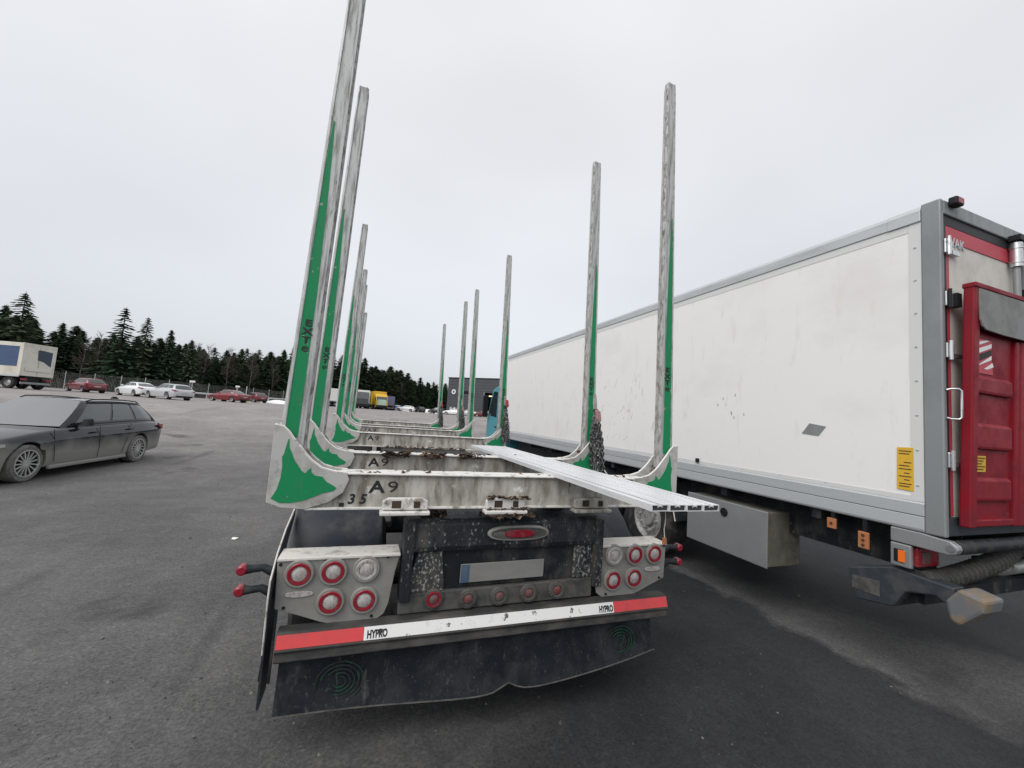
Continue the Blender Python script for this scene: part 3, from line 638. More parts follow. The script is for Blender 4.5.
for z, mt in ((3.279, CHROME), (2.879, DARK), (2.495, CHROME), (1.706, CHROME)):
    q = MB(); q.box(X0 + .012, X0 + .10, -.705, -.6905, z - .055, z + .055); h = q.build('door_hinge', CHROME, bt, bevel=.006)
    q = MB(); q.box(X0 + .115, X0 + .21, -.70, -.678, z - .045, z - .015) if mt is CHROME else q.box(X0 + .10, X0 + .16, -.725, -.678, z - .05, z + .05)
    q.build('hinge_arm', mt, h); MB().tube([(X0 + .03, -.715, z - .07), (X0 + .03, -.715, z + .07)], .012, 8).build('hinge_pin', mt, h)
q = MB(); q.tube([(3.015, -.695, 2.205), (3.03, -.715, 2.213), (3.052, -.745, 2.213), (3.06, -.755, 2.20), (3.06, -.755, 2.01), (3.052, -.745, 1.997), (3.03, -.715, 1.997), (3.015, -.695, 2.005)], .008, 8); q.build('grab_handle', CHROME, bt, smooth=50)
q = MB(); q.tube([(4.0, -.715, 1.4), (4.0, -.715, 3.56)], .022, 12); rod = q.build('lock_rod', ALU_D, bt, smooth=50)
q = MB(); q.cyl((4.0, -.716, 3.30), (4.0, -.716, 3.50), .038, n=14); q.cyl((4.0, -.716, 3.33), (4.0, -.716, 3.345), .044, n=14); q.cyl((4.0, -.716, 3.45), (4.0, -.716, 3.465), .044, n=14); q.build('rod_guide', CHROME, rod, smooth=40)
q = MB(); q.box(3.95, 4.06, -.76, -.69, 3.51, 3.56); q.build('rod_keeper', DARK, rod, bevel=.005)
q = MB(); q.tube([(4.13, -.715, 1.4), (4.13, -.715, 3.5)], .022, 12); q.build('lock_rod', ALU_D, bt, smooth=50)
q = MB(); q.box(4.09, 4.2, -.74, -.70, 3.0, 3.13); q.build('rod_clamp', DARK, bt, bevel=.006)
q = MB(); q.box(3.085, 3.185, -.745, -.691, 3.60, 3.665); lo = q.build('marker_lamp', DARK, bt, bevel=.012)
MB().box(3.10, 3.172, -.748, -.7455, 3.612, 3.652).build('lens', LENS_RED, lo)
# stickers and marks on the side
q = MB(); q.prism([(.315, 1.83), (.165, 1.815), (.10, 1.905), (.245, 1.93)], 'x', X0 - .0025, X0 - .0005); q.build('grey_square_sticker', ALU_D, bt)
ys = MB().prism([(-.41, 1.455), (-.413, 1.77), (-.512, 1.775), (-.512, 1.45)], 'x', X0 - .0025 - .004, X0 - .0005 - .004).build('yellow_sticker', YELLOW_ST, bt)
q = MB()
for k, z in enumerate((1.745, 1.725, 1.66, 1.635, 1.61, 1.58, 1.555, 1.53, 1.50, 1.48)):
    q.box(X0 - .0078, X0 - .0068, -.50 + .012 * (k % 2), -.425 - (.03 if k in (2, 5, 7) else 0), z - .004, z + .003)
tag(q.build('print_line', BARK, ys), kind='stuff')
q = MB(); q.box(X0 - .03, X0 - .001, 1.54, 1.58, 1.40, 1.45); q.build('side_hook', DARK, bt, bevel=.004)
rnd = random.Random(5); q = MB()
for k in range(26):
    y = rnd.gauss(3.1, .55); z = 2.02 + rnd.gauss(0, .24); a = rnd.uniform(.5, 1.3); l_ = rnd.uniform(.03, .16); t_ = rnd.uniform(.0015, .005)
    dy, dz = -l_ * math.cos(a), l_ * math.sin(a)
    q.prism([(y, z), (y + t_, z + t_), (y + dy + t_, z + dz), (y + dy, z + dz - t_)], 'x', X0 - .0016, X0 - .0004)
for k in range(7):
    y = rnd.uniform(.9, 1.3); z = rnd.uniform(1.9, 2.2); q.prism([(y, z), (y + .012, z + .004), (y + .010, z + .035), (y - .002, z + .03)], 'x', X0 - .0016, X0 - .0004)
tag(q.build('scuff', SCUFF, bt), kind='stuff')
# underneath
q = MB()
q.box(3.30, 3.42, -.45, 8.5, .82, 1.16); q.box(4.95, 5.07, -.45, 8.5, .82, 1.16)
for y in (.2, 1.2, 2.2, 3.4, 4.6, 5.8, 7.0): q.box(X0 + .03, XR - .03, y - .04, y + .04, 1.08, 1.166)
q.build('chassis', CHASSIS, bt)
MB().box(X0 + .04, XR - .04, -.57, 8.5, 1.166, 1.299).build('floor_pan', DARK, bt)
tb = MB().box(3.0, 3.46, .63, 1.672, .485, 1.018).build('toolbox', BOX_OLIVE, bt, bevel=.01)
MB().box(2.982, 2.9985, .622, 1.68, .477, 1.024).build('toolbox_door', BOX_GREY, tb, bevel=.006)
q = MB(); q.lathe((2.98, 1.138, .905), (-1, 0, 0), [(0, .048), (.006, .048), (.010, .040), (.004, .036), (.004, .001)], 20, closed=False); q.box(2.970, 2.976, 1.105, 1.171, .895, .915); q.build('door_lock', DARK, tb)
for y, z, sx, sz in ((.041, 1.075, .07, .085), (-.196, 1.004, .075, .13), (1.95, 1.085, .09, .06)):
    q = MB(); q.box(2.985, 3.005, y - sx / 2, y + sx / 2, z - sz / 2, z + sz / 2); mo = q.build('side_marker', ORANGE, bt, bevel=.004)
    q = MB()
    for k in ((0,) if sz < .1 else (-1, 0, 1)): q.cyl((2.984, y, z + k * .038), (2.980, y, z + k * .038), .012, n=10)
    q.build('marker_hole', BARK, mo)
    MB().box(3.005, 3.06, y - .015, y + .015, z, 1.166).build('marker_stay', DARK, mo)
def lorry_wheel(parent, x, y, z, r, sgn, w_=.30):
    wq = MB(); h = w_ / 2
    wq.lathe((x, y, z), (sgn, 0, 0), [(-h * .95, r * .58), (-h, r * .84), (-h * .88, r * .97), (-h * .7, r), (h * .7, r), (h * .88, r * .97), (h, r * .84), (h * .95, r * .58)], 36)
    wo = wq.build('wheel', TYRE, parent, smooth=35)
    q = MB(); q.lathe((x, y, z), (sgn, 0, 0), [(h * .93, r * .58), (h * .88, r * .54), (h * .55, r * .50), (h * .78, r * .38), (h * .80, r * .30), (h * .55, r * .27), (h * .6, r * .22), (h * .95, r * .2), (h * .95, .001)], 32, closed=False)
    for k in range(10):
        t = 2 * math.pi * k / 10 + .1; p = (y + r * .345 * math.cos(t), z + r * .345 * math.sin(t))
        q.cyl((x + sgn * h * .75, *p), (x + sgn * h * 1.02, *p), .019, n=6)
    q.build('rim', RIM, wo, smooth=35); return wo
for y in (2.52, 3.88, 9.98):
    for sgn, x in ((-1, 3.20), (1, 5.27)): lorry_wheel(bt, x, y, .50, .50, sgn)
for y in (2.52, 3.88):
    q = MB(); rings = []
    for k in range(13):
        a = R(10 + 160 * k / 12); c_, s_ = math.cos(a), math.sin(a)
        rings.append([(3.03, y + .60 * c_, .50 + .56 * s_), (3.40, y + .60 * c_, .50 + .56 * s_), (3.40, y + .59 * c_, .50 + .55 * s_), (3.03, y + .59 * c_, .50 + .55 * s_)])
    q.loft(rings); mg = q.build('mudguard', FENDER, bt, smooth=40)
    q = MB(); q.tube([(3.028, y + .597 * math.cos(R(10 + 160 * k / 12)), .50 + .557 * math.sin(R(10 + 160 * k / 12))) for k in range(13)], .008, 6); q.build('mudguard_lip', LIP, mg)
# rear underside: lug, lamps, tail lift
q = MB(); q.prism([(-.375, 1.06), (-.375, 1.163), (-.56, 1.163), (-.71, 1.148), (-.745, 1.125), (-.752, 1.10), (-.74, 1.07), (-.70, 1.055)], 'x', 2.988, 3.05); lug = q.build('lift_lug', BOX_GREY, bt, bevel=.006)
q = MB(); q.cyl((2.986, -.717, 1.105), (2.978, -.717, 1.105), .022, n=14); q.build('pivot_bolt', CHROME, lug)
q = MB(); q.cyl((3.06, -.700, 1.10), (5.3, -.700, 1.10), .048, n=16); q.build('pivot_tube', CHASSIS, bt, smooth=40)
q = MB(); q.box(2.985, 3.02, -.500, -.375, .885, 1.052); lb2 = q.build('lamp_housing', BOX_GREY, bt, bevel=.008)
MB().box(2.982, 2.9845, -.455, -.398, .915, 1.01).build('lamp_recess', DARK, lb2)
MB().box(2.978, 2.9815, -.468, -.425, .92, 1.005).build('side_lamp', AMBER, lb2, bevel=.002)
q = MB(); q.box(3.03, 3.30, -.52, -.42, .90, 1.04); tl = q.build('tail_lamp', LENS_RED, bt, bevel=.01)
MB().box(3.08, 3.17, -.526, -.5205, .93, 1.01).build('lens', LENS_PINK, tl)
arm = [(-.068, .753), (-.368, .86), (-.589, .844), (-.72, .84), (-.69, .70), (-.615, .745), (-.446, .701), (-.372, .561), (-.12, .518)]
for xa in (3.02, 4.85):
    a_ = MB().prism(arm, 'x', xa, xa + .13).build('lift_arm', LIFTBLUE, bt, bevel=.012)
    MB().prism([(-.667, .74), (-.74, .845), (-.874, .817), (-.859, .736), (-.74, .60), (-.691, .618)], 'x', xa - .012, xa + .22).build('arm_end', BEIGE, a_, bevel=.02)
    MB().prism([(-.10, .60), (-.10, .70), (-.29, .72), (-.29, .60)], 'x', xa - .004, xa - .001).build('arm_plate', MUDGREY, a_)
q = MB(); q.cyl((3.1, -.35, .62), (4.95, -.35, .62), .06, n=14); q.box(3.15, 5.3, -.50, -.40, .62, .72); q.build('lift_cross_tube', CHASSIS, bt, smooth=40)
pth = [Vector((3.05, -.52, .80)), Vector((3.25, -.55, .82)), Vector((3.55, -.58, .87)), Vector((3.85, -.60, .93)), Vector((4.15, -.58, 1.0)), Vector((4.45, -.55, 1.06))]
def bez(P, n):
    o = []
    for k in range(n + 1):
        t = k / n * (len(P) - 1); i = min(int(t), len(P) - 2); f_ = t - i
        p0, p1, p2, p3 = P[max(i - 1, 0)], P[i], P[i + 1], P[min(i + 2, len(P) - 1)]
        o.append(.5 * ((2 * p1) + (p2 - p0) * f_ + (2 * p0 - 5 * p1 + 4 * p2 - p3) * f_ ** 2 + (3 * p1 - p0 - 3 * p2 + p3) * f_ ** 3))
    return o
pp = bez(pth, 150); q = MB(); q.tube(pp, [.060 + (.014 if (k % 5) in (0, 1) else 0) for k in range(151)], 12); q.build('corrugated_hose', HOSE, bt, smooth=25)
for x, y, z in ((4.35, -.30, .70), (3.95, -.25, .68)): MB().cyl((x, y, z), (x + .4, y - .25, z + .16), .055, n=14).build('lift_cylinder', RIM, bt, smooth=40)
# folded platform
PX0, PX1 = 3.135, 5.42
sh = lambda z: -.745 - .05 * (z - 1.24) / 1.74      # leans a little
def pbox(x0, x1, z0, z1, d0, d1): 
    q = MB(); vs = []
    for z in (z0, z1):
        for x, d in ((x0, d0), (x1, d0), (x1, d1), (x0, d1)): vs.append((x, sh(z) + d, z))
    return q.add(vs, [(0, 1, 2, 3), (7, 6, 5, 4), (0, 4, 5, 1), (1, 5, 6, 2), (2, 6, 7, 3), (3, 7, 4, 0)])
pf = pbox(PX0 + .02, PX1, 1.26, 2.95, .02, .045).build('platform', REDP, bt)
pbox(PX0, 3.215, 1.245, 2.985, -.012, .05).build('edge_beam', REDP, pf, bevel=.010)
pbox(3.74, 3.80, 1.245, 2.64, -.004, .05).build('edge_beam', REDP, pf, bevel=.008)
pbox(3.202, 3.738, 1.25, 1.30, -.005, .04).build('bottom_beam', REDP, pf, bevel=.008)
pbox(3.80, PX1, 1.245, 2.64, -.01, .04).build('lower_plate', REDP, pf, bevel=.008)
for z1, z0 in ((2.335, 2.20), (1.99, 1.80), (1.60, 1.43)):
    q = MB(); vs = []
    for x in (3.202, 3.69):
        for z, d in ((z1, .02), (z1 - .025, -.004), (z0 + .02, -.008), (z0, -.004), (z0 - .002, .02)): vs.append((x, sh(z) + d, z))
    q.add(vs, [(0, 1, 2, 3, 4), (9, 8, 7, 6, 5)] + [(k, k + 5, (k + 1) % 5 + 5, (k + 1) % 5) for k in range(5)])
    q.build('stiffener', REDP, pf, bevel=.006)
q = MB(); vs = []
outl = [(3.185, 2.955), (3.185, 2.72), (3.205, 2.675), (3.25, 2.655), (3.48, 2.645), (5.40, 2.64), (5.40, 2.955)]
for d0 in (0, 1):
    for x, z in outl: vs.append((x, sh(z) - .016 - .05 * (2.955 - z) + d0 * .012, z))
n_ = len(outl); q.add(vs, [tuple(range(n_)), tuple(range(2 * n_ - 1, n_ - 1, -1))] + [(k, k + n_, (k + 1) % n_ + n_, (k + 1) % n_) for k in range(n_)])
q.build('flap_plate', PLATFORM_GREY, pf, bevel=.003)
pbox(3.13, PX1, 2.957, 2.992, -.02, .055).build('top_beam', REDP, pf, bevel=.006)
q = MB(); vs = []
def pplate(P, d, name, m_, parent=pf, th_=.002):
    q = MB(); n_ = len(P); vs = [(x + .035, sh(z) + d, z) for x, z in P] + [(x + .035, sh(z) + d + th_, z) for x, z in P]
    q.add(vs, [tuple(range(n_)), tuple(range(2 * n_ - 1, n_ - 1, -1))] + [(k, k + n_, (k + 1) % n_ + n_, (k + 1) % n_) for k in range(n_)])
    return q.build(name, m_, parent)
wf = pplate([(3.195, 2.35), (3.43, 2.35), (3.41, 2.44), (3.40, 2.60), (3.20, 2.60)], .014, 'warning_flag', RED_EDGE)
for P in ([(3.20, 2.545), (3.20, 2.575), (3.33, 2.598), (3.37, 2.598)], [(3.20, 2.485), (3.20, 2.52), (3.395, 2.58), (3.395, 2.55)], [(3.215, 2.40), (3.24, 2.415), (3.395, 2.49), (3.395, 2.46)], [(3.30, 2.385), (3.34, 2.382), (3.425, 2.41), (3.41, 2.438)]):
    pplate(P, .0108, 'white_stripe', WHITE_TAPE, wf)
pplate([(3.205, 2.425), (3.205, 2.475), (3.395, 2.535), (3.395, 2.495)], .0108, 'dark_stripe', CHASSIS, wf)
st = pplate([(3.205, 1.635), (3.205, 1.75), (3.345, 1.752), (3.345, 1.637)], .0135, 'yellow_sticker', YELLOW_ST)
for k, z in enumerate((1.735, 1.715, 1.695, 1.675, 1.655)): pplate([(3.222, z - .004), (3.222, z + .003), (3.33 - .02 * (k % 3), z + .003), (3.33 - .02 * (k % 3), z - .004)], .0115, 'print_line', BARK, st)
# cab
cb = MB()
side = [(9.10, .75), (9.10, 2.74), (9.75, 2.76), (10.30, 2.66), (10.50, 2.35), (10.78, 1.75), (10.82, 1.2), (10.80, .75), (10.4, .70), (10.35, .98), (9.9, 1.12), (9.45, .98), (9.4, .72)]
cb.prism(side, 'x', 2.99, 5.46); cabo = cb.build('cab', TEAL, bt, bevel=.05, seg=3)
MB().prism([(9.75, 1.75), (9.75, 2.55), (10.15, 2.58), (10.40, 2.25), (10.64, 1.82)], 'x', 2.984, 3.0).build('side_window', GLASS, cabo)
q = MB(); q.prism([(10.33, 2.62), (10.52, 2.33), (10.79, 1.78), (10.82, 1.80), (10.56, 2.36), (10.37, 2.66)], 'x', 3.18, 5.27); q.build('windscreen', GLASS, cabo)
q = MB(); q.prism([(9.15, 2.765), (9.15, 3.2), (9.5, 3.1), (10.1, 2.74)], 'x', 3.2, 5.2); q.build('roof_deflector', DARK, cabo, bevel=.04)
q = MB(); q.box(2.74, 2.92, 10.48, 10.58, 1.75, 2.45); q.box(2.84, 3.0, 10.5, 10.54, 2.36, 2.40); q.build('mirror', DARK, cabo, bevel=.03)
MB().box(2.984, 2.989, 9.72, 9.88, 1.42, 1.47).build('door_handle', DARK, cabo)
q = MB(); q.box(2.986, 3.0, 9.62, 9.632, .8, 2.6); q.build('door_gap', DARK, cabo)
MB().prism([(9.15, .40), (9.15, .72), (10.7, .72), (10.75, .40)], 'x', 3.08, 5.37).build('step_panel', DARK, cabo, bevel=.02)

# hanging cord under the profiles
cd = thing('hanging_cord', 'thin pale cord with orange tag hanging under the aluminium profiles', 'cord', (.475, -.80, 1.42))
MB().tube([(0, 0, 0), (.004, .0, -.05), (-.003, 0, -.10), (.002, 0, -.135)], .0022, 5).build('cord', LIP, cd)
MB().prism([(-.008, -.135), (.010, -.135), (.014, -.165), (-.010, -.168)], 'y', -.004, .004).build('orange_tag', ORANGE, cd, bevel=.002)

# ------------------------------------------------------------------ cars
def cutter(mb, x, y0, y1, z, r): mb.cyl((x, y0, z), (x, y1, z), r, n=28)
def paint(name, col, dirt=None, rough=.28): 
    M = mat(name, col, rough, 0, dirt, spec=.4); b = M.node_tree.nodes['Principled BSDF']
    b.inputs['Coat Weight'].default_value = 1; b.inputs['Coat Roughness'].default_value = .05; return M
for M_, io in ((GLASS, 1.9), (GLASS_S, 2.7)): M_.node_tree.nodes['Principled BSDF'].inputs['IOR'].default_value = io
def make_car(name, label, loc, rz, style, P, glass=GLASS, group=None, fine=False):
    Lr, Lf, W, H, wb, rw = {'wagon': (-2.55, 2.42, 1.86, 1.54 if fine else 1.48, 2.98, .335), 'sedan': (-2.4, 2.3, 1.80, 1.43, 2.8, .32), 'hatch': (-2.0, 2.05, 1.76, 1.46, 2.58, .31)}[style]
    root = thing(name, label, 'car', loc, rz, group); hw = W / 2
    fx, rx = wb / 2, -wb / 2
    zb = lambda x: 0
    # lower body stations from rear to front: x, width factor, z low, z belt
    S = [(Lr, .78, .40, .74), (Lr + .05, .88, .30, .88), (Lr + .16, .945, .25, .96), (Lr + .45, .985, .22, 1.0), (rx - .1, 1.0, .20, 1.0), (rx + .45, 1.0, .19, .985), (0, 1.0, .19, .955), (.75, 1.0, .19, .93), (fx - .5, 1.0, .19, .91), (fx - .1, .995, .19, .865), (fx + .3, .975, .19, .80), (Lf - .22, .92, .19, .73), (Lf - .08, .84, .20, .66), (Lf, .74, .26, .56)]
    rings = []
    for x, wf_, zl, z in S:
        w_ = hw * wf_; mid = zl + (z - zl) * .55
        half = [(.72 * w_, zl), (.93 * w_, zl + .03), (.965 * w_, zl + .12), (.985 * w_, mid - .06), (w_, mid + .10), (.985 * w_, mid + .15), (.945 * w_, z - .05), (.91 * w_, z - .012), (.84 * w_, z + .004)]
        hood = (.035 if x > .9 else .0)
        ring = [(x, 0, zl)] + [(x, a, b_) for a, b_ in half] + [(x + (.03 if x >= Lf - .1 else 0), .4 * w_, z + .012 + hood), (x + (.05 if x >= Lf - .1 else 0), 0, z + .016 + hood)] + [(x + (.03 if x >= Lf - .1 else 0), -.4 * w_, z + .012 + hood)] + [(x, -a, b_) for a, b_ in reversed(half)]
        rings.append(ring)
    body = MB(); body.loft(rings)
    # greenhouse
    if style == 'sedan': g0, g1, r0, r1 = .98, -1.85, .22, -1.05
    elif style == 'wagon': g0, g1, r0, r1 = .74, -2.38, -.02, -1.95
    else: g0, g1, r0, r1 = 1.0, -1.88, .22, -1.45
    def belt(x):
        for (xa, _, _, za), (xb, _, _, zb_) in zip(S, S[1:]):
            if xa <= x <= xb: return za + (zb_ - za) * (x - xa) / (xb - xa)
        return .9
    def gh(u, v, s_):
        """point of the greenhouse: u front 0 .. rear 1 ; v belt 0 .. rail 1"""
        xb_ = g0 + (g1 - g0) * u; xr = r0 + (r1 - r0) * u
        x = xb_ + (xr - xb_) * v
        edge = 1 - .10 * max(0, u - .82) / .18 - .06 * max(0, .12 - u) / .12
        yb = hw * .90 * edge; yr = hw * .66 * edge
        zt = H - .055 - .05 * (abs(u - .42) / .58) ** 2 - (.03 if u == 1 else 0)
        y = yb + (yr - yb) * v + .028 * math.sin(math.pi * v)
        z = belt(xb_) - .02 + (zt - belt(xb_) + .02) * v
        return Vector((x, y * s_, z))
    US = [0, .08, .2, .32, .44, .56, .68, .8, .9, 1.0]; rings = []
    for u in US:
        ring = [gh(u, v, 1) for v in (0, .33, .66, 1)]
        top = gh(u, 1, 1); zc = top.z + .036
        ring += [Vector((top.x, top.y * .86, top.z + .02)), Vector((top.x + (.04 if u == 0 else 0), top.y * .45, zc - .008)), Vector((top.x + (.06 if u == 0 else 0), 0, zc))]
        ring += [Vector((top.x + (.04 if u == 0 else 0), -top.y * .45, zc - .008)), Vector((top.x, -top.y * .86, top.z + .02))] + [gh(u, v, -1) for v in (1, .66, .33, 0)]
        rings.append([tuple(p) for p in ring])
    gho = MB(); gho.loft(rings)
    bo = body.build('body', P, root, smooth=55)
    cut = MB()
    for x in (fx, rx):
        for s_ in (-1, 1): cutter(cut, x, s_ * (hw - .30), s_ * (hw + .2), rw, rw * 1.16)
    co = cut.build('cut', P, root)
    bmod = bo.modifiers.new('arch', 'BOOLEAN'); bmod.object = co; bmod.operation = 'DIFFERENCE'; bmod.solver = 'EXACT'
    bpy.context.view_layer.update()
    me = bpy.data.meshes.new_from_object(bo.evaluated_get(bpy.context.evaluated_depsgraph_get())); bo.modifiers.clear(); bo.data = me
    me.shade_smooth(); me.set_sharp_from_angle(angle=R(55))
    bpy.data.objects.remove(co)
    go_ = gho.build('cabin', P, root, smooth=62)
    # glass
    def panel(u0, u1, v0, v1, s_, nm='side_window', lift=.006, slant=0, par=None, m_=None):
        q = MB(); nu, nv = 6, 4; pts = []
        for side in (0, 1):
            for j in range(nv + 1):
                for i in range(nu + 1):
                    v = v0 + (v1 - v0) * j / nv; a = u0 + (u1 - u0) * i / nu
                    p = gh(a, v, s_) + Vector((0, s_, .25)) * (lift if side else -.004); pts.append(p)
        n1 = (nu + 1) * (nv + 1); fs_ = []
        for j in range(nv):
            for i in range(nu):
                a = j * (nu + 1) + i; fs_ += [(a, a + 1, a + nu + 2, a + nu + 1), (n1 + a, n1 + a + nu + 1, n1 + a + nu + 2, n1 + a + 1)]
        bd = [i for i in range(nu + 1)] + [(j + 1) * (nu + 1) - 1 for j in range(1, nv + 1)] + [nv * (nu + 1) + i for i in range(nu - 1, -1, -1)] + [j * (nu + 1) for j in range(nv - 1, 0, -1)]
        for a, b_ in zip(bd, bd[1:] + bd[:1]): fs_.append((a, n1 + a, n1 + b_, b_))
        q.add(pts, fs_); return q.build(nm, m_ or glass, par or root, smooth=40)
    for s_ in (-1, 1):
        if style == 'wagon': segs = ((.07, .385), (.415, .665), (.70, .93))
        elif style == 'sedan': segs = ((.07, .45), (.49, .80), (.82, .92))
        else: segs = ((.07, .48), (.53, .92))
        for a, b_ in segs: panel(a, b_, .20, .90, s_)
        if fine: panel(.03, .965, .10, .135, s_, 'window_trim', .010, m_=DARK); panel(.05, .95, .93, .965, s_, 'window_trim', .009, m_=DARK)
    def screen(u, dx, nm, m_, v0, v1, pw):
        q = MB(); rows = []
        for j in range(5):
            v = v0 + (v1 - v0) * j / 4; a = gh(u, v, 1); b_ = gh(u, v, -1); row = []
            for i in range(9):
                t = i / 8; p = a.lerp(b_, .5 + (t - .5) * pw); k_ = 1 - ((t - .5) * 2 * pw) ** 2; sg_ = 1 if dx > 0 else -1; p.x += dx + sg_ * (.06 + .07 * (1 - v)) * k_ * (1 if dx > 0 else .35); p.z += .036 * v * k_ + abs(dx) * .6; row.append(p)
            rows.append(row)
        pts = [p for r_ in rows for p in r_] + [p - Vector((dx * 1.2, 0, abs(dx) * .5)) for r_ in rows for p in r_]
        fs_ = []
        for j in range(4):
            for i in range(8):
                a = j * 9 + i; fs_ += [(a, a + 1, a + 10, a + 9), (45 + a, 45 + a + 9, 45 + a + 10, 45 + a + 1)]
        bd = list(range(9)) + [17, 26, 35, 44] + [43, 42, 41, 40, 39, 38, 37, 36] + [27, 18, 9]
        for a, b_ in zip(bd, bd[1:] + bd[:1]): fs_.append((a, 45 + a, 45 + b_, b_))
        q.add(pts, fs_); return q.build(nm, m_, root, smooth=40)
    screen(0, .012, 'windscreen', GLASS_S if fine else glass, .08, 1.0, .96)
    screen(1, -.010, 'rear_window', glass, .18, .90, .90)
    # wheels
    for x in (fx, rx):
        for s_ in (-1, 1):
            yc = s_ * (hw - .125)
            wq = MB(); wq.lathe((x, yc, rw), (0, s_, 0), [(-.1, rw * .66), (-.11, rw * .9), (-.08, rw), (.08, rw), (.108, rw * .93), (.112, rw * .8), (.10, rw * .69)], 32)
            wo = wq.build('wheel', TYRE if not fine else TYRE_DUSTY, root, smooth=35)
            q = MB(); q.lathe((x, yc, rw), (0, s_, 0), [(.10, rw * .74), (.112, rw * .72), (.09, rw * .66), (-.02, rw * .60), (-.02, .02)], 32, closed=False); q.build('rim_barrel' if fine else 'rim', DARK if fine else RIM, wo, smooth=35)
            if fine:
                q = MB(); q.lathe((x, yc, rw), (0, s_, 0), [(.09, rw * .745), (.116, rw * .735), (.116, rw * .68), (.09, rw * .67)], 36); q.cyl((x, yc + s_ * .06, rw), (x, yc + s_ * .098, rw), rw * .16, rw * .13, 20)
                for k in range(15):
                    t = 2 * math.pi * k / 15; Mx = Matrix.Translation((x, yc, rw)) @ Matrix.Rotation(t, 4, 'Y')
                    ya, yb_ = sorted((s_ * .075, s_ * .10)); q.box(rw * .12, rw * .70, ya, yb_, -.011, .011, M=Mx)
                q.build('rim', RIM_BRIGHT, wo)
                q = MB(); q.cyl((x, yc - s_ * .12, rw), (x, yc - s_ * .11, rw), rw * 1.1, n=24); q.build('wheel_well', DARK, wo)
    for s_ in (-1, 1):
        m0 = gh(.10, .12, s_); q = MB()
        q.loft([[(m0.x - .05 + a * k * 1.2, m0.y + s_ * o, m0.z + b_ * k * 1.3 + .03) for a, b_ in ((.07, -.03), (.05, .07), (-.03, .085), (-.05, -.03))] for o, k in ((.0, .25), (.06, .35), (.08, .95), (.19, 1.0), (.225, .6))]); q.build('mirror', DARK if fine else P, root, smooth=50)
        zt = .66
        q = MB(); q.loft([[(Lf - .50, s_ * hw * .955, zt + .055), (Lf - .50, s_ * hw * .965, zt + .005), (Lf - .50, s_ * hw * .90, zt)], [(Lf - .24, s_ * hw * .935, zt + .055), (Lf - .24, s_ * hw * .935, zt - .04), (Lf - .24, s_ * hw * .8, zt - .04)], [(Lf - .045, s_ * hw * .80, zt + .01), (Lf - .045, s_ * hw * .80, zt - .07), (Lf - .08, s_ * hw * .6, zt - .06)]]); q.build('headlight', LENS_WHITE, root)
        q = MB(); q.loft([[(Lr + .36, s_ * hw * .99, .93), (Lr + .36, s_ * hw * .995, .89), (Lr + .36, s_ * hw * .9, .89)], [(Lr + .12, s_ * hw * .945, .925), (Lr + .12, s_ * hw * .948, .80), (Lr + .12, s_ * hw * .8, .80)], [(Lr + .012, s_ * hw * .86, .90), (Lr - .006, s_ * hw * .86, .78), (Lr + .012, s_ * hw * .5, .80)]]); q.build('tail_lamp', LENS_RED, root)
    if not fine:
        for x in (fx, rx):
            for s_ in (-1, 1): MB().cyl((x, s_ * (hw - .29), rw), (x, s_ * (hw - .27), rw), rw * 1.13, n=20).build('wheel_well', DARK, root)
    q = MB(); q.box(Lr - .008, Lr + .1, -.26, .26, .58, .69); q.build('number_plate', LENS_WHITE, root)
    q = MB(); q.box(Lr + .0, Lr + .3, -hw * .7, hw * .7, .27, .40); q.build('rear_bumper_trim', DARK, root)
    if fine:
        for s_ in (-1, 1):
            q = MB(); a = [gh(u, 1, s_) + Vector((0, -s_ * .01, .045 if 0 < k < 5 else .012)) for k, u in enumerate((.05, .12, .35, .6, .85, .95))]; q.tube(a, .014, 6); q.build('roof_rail', DARK, root, smooth=50)
            for x, z in ((.03, .83), (-1.08, .85)):
                q = MB(); q.box(x - .11, x + .09, s_ * hw * .985, s_ * (hw * .985 + .03), z - .014, z + .014); q.build('door_handle', P, root, bevel=.008)
            for pts in ([(1.02, .93), (1.0, .75), (.98, .5), (.94, .30)], [(-.13, .95), (-.14, .7), (-.15, .5), (-.15, .27)], [(-1.12, .98), (-1.08, .8), (-1.0, .6), (-.93, .45), (-.90, .30)]):
                q = MB(); q.tube([(x, s_ * hw * (1.0 if .35 < z < .75 else .972 if z > .75 else .985), z) for x, z in pts], .005, 5); q.build('door_gap', DARK, root)
            ya, yb_ = sorted((s_ * hw * .94, s_ * hw * 1.0)); q = MB(); q.box(-1.05, 1.05, ya, yb_, .17, .245); q.build('side_skirt', P, root, bevel=.02)
        q = MB(); q.lathe((1.22, hw * .995, .63), (0, 1, 0), [(0, .001), (.006, .001), (.006, .075), (0, .08)], 24, closed=False); q.build('charge_flap', P, root)
        q = MB(); q.prism([(Lr + .5, H - .015), (Lr + .62, H + .05), (Lr + .70, H + .05), (Lr + .78, H - .01)], 'y', -.02, .02); q.build('roof_fin', DARK, root)
        q = MB(); q.box(Lf - .02, Lf + .035, -.42, -.03, .42, .60); q.box(Lf - .02, Lf + .035, .03, .42, .42, .60); q.build('grille', DARK, root, bevel=.02)
    return root
TYRE_DUSTY = mat('dusty_tyre', (.17, .165, .155), .85, dirt=((.09, .09, .085), .45, .7, 8, (1, 1, 1)))
RIM_BRIGHT = mat('alloy_rim', (.55, .55, .54), .35, .6)
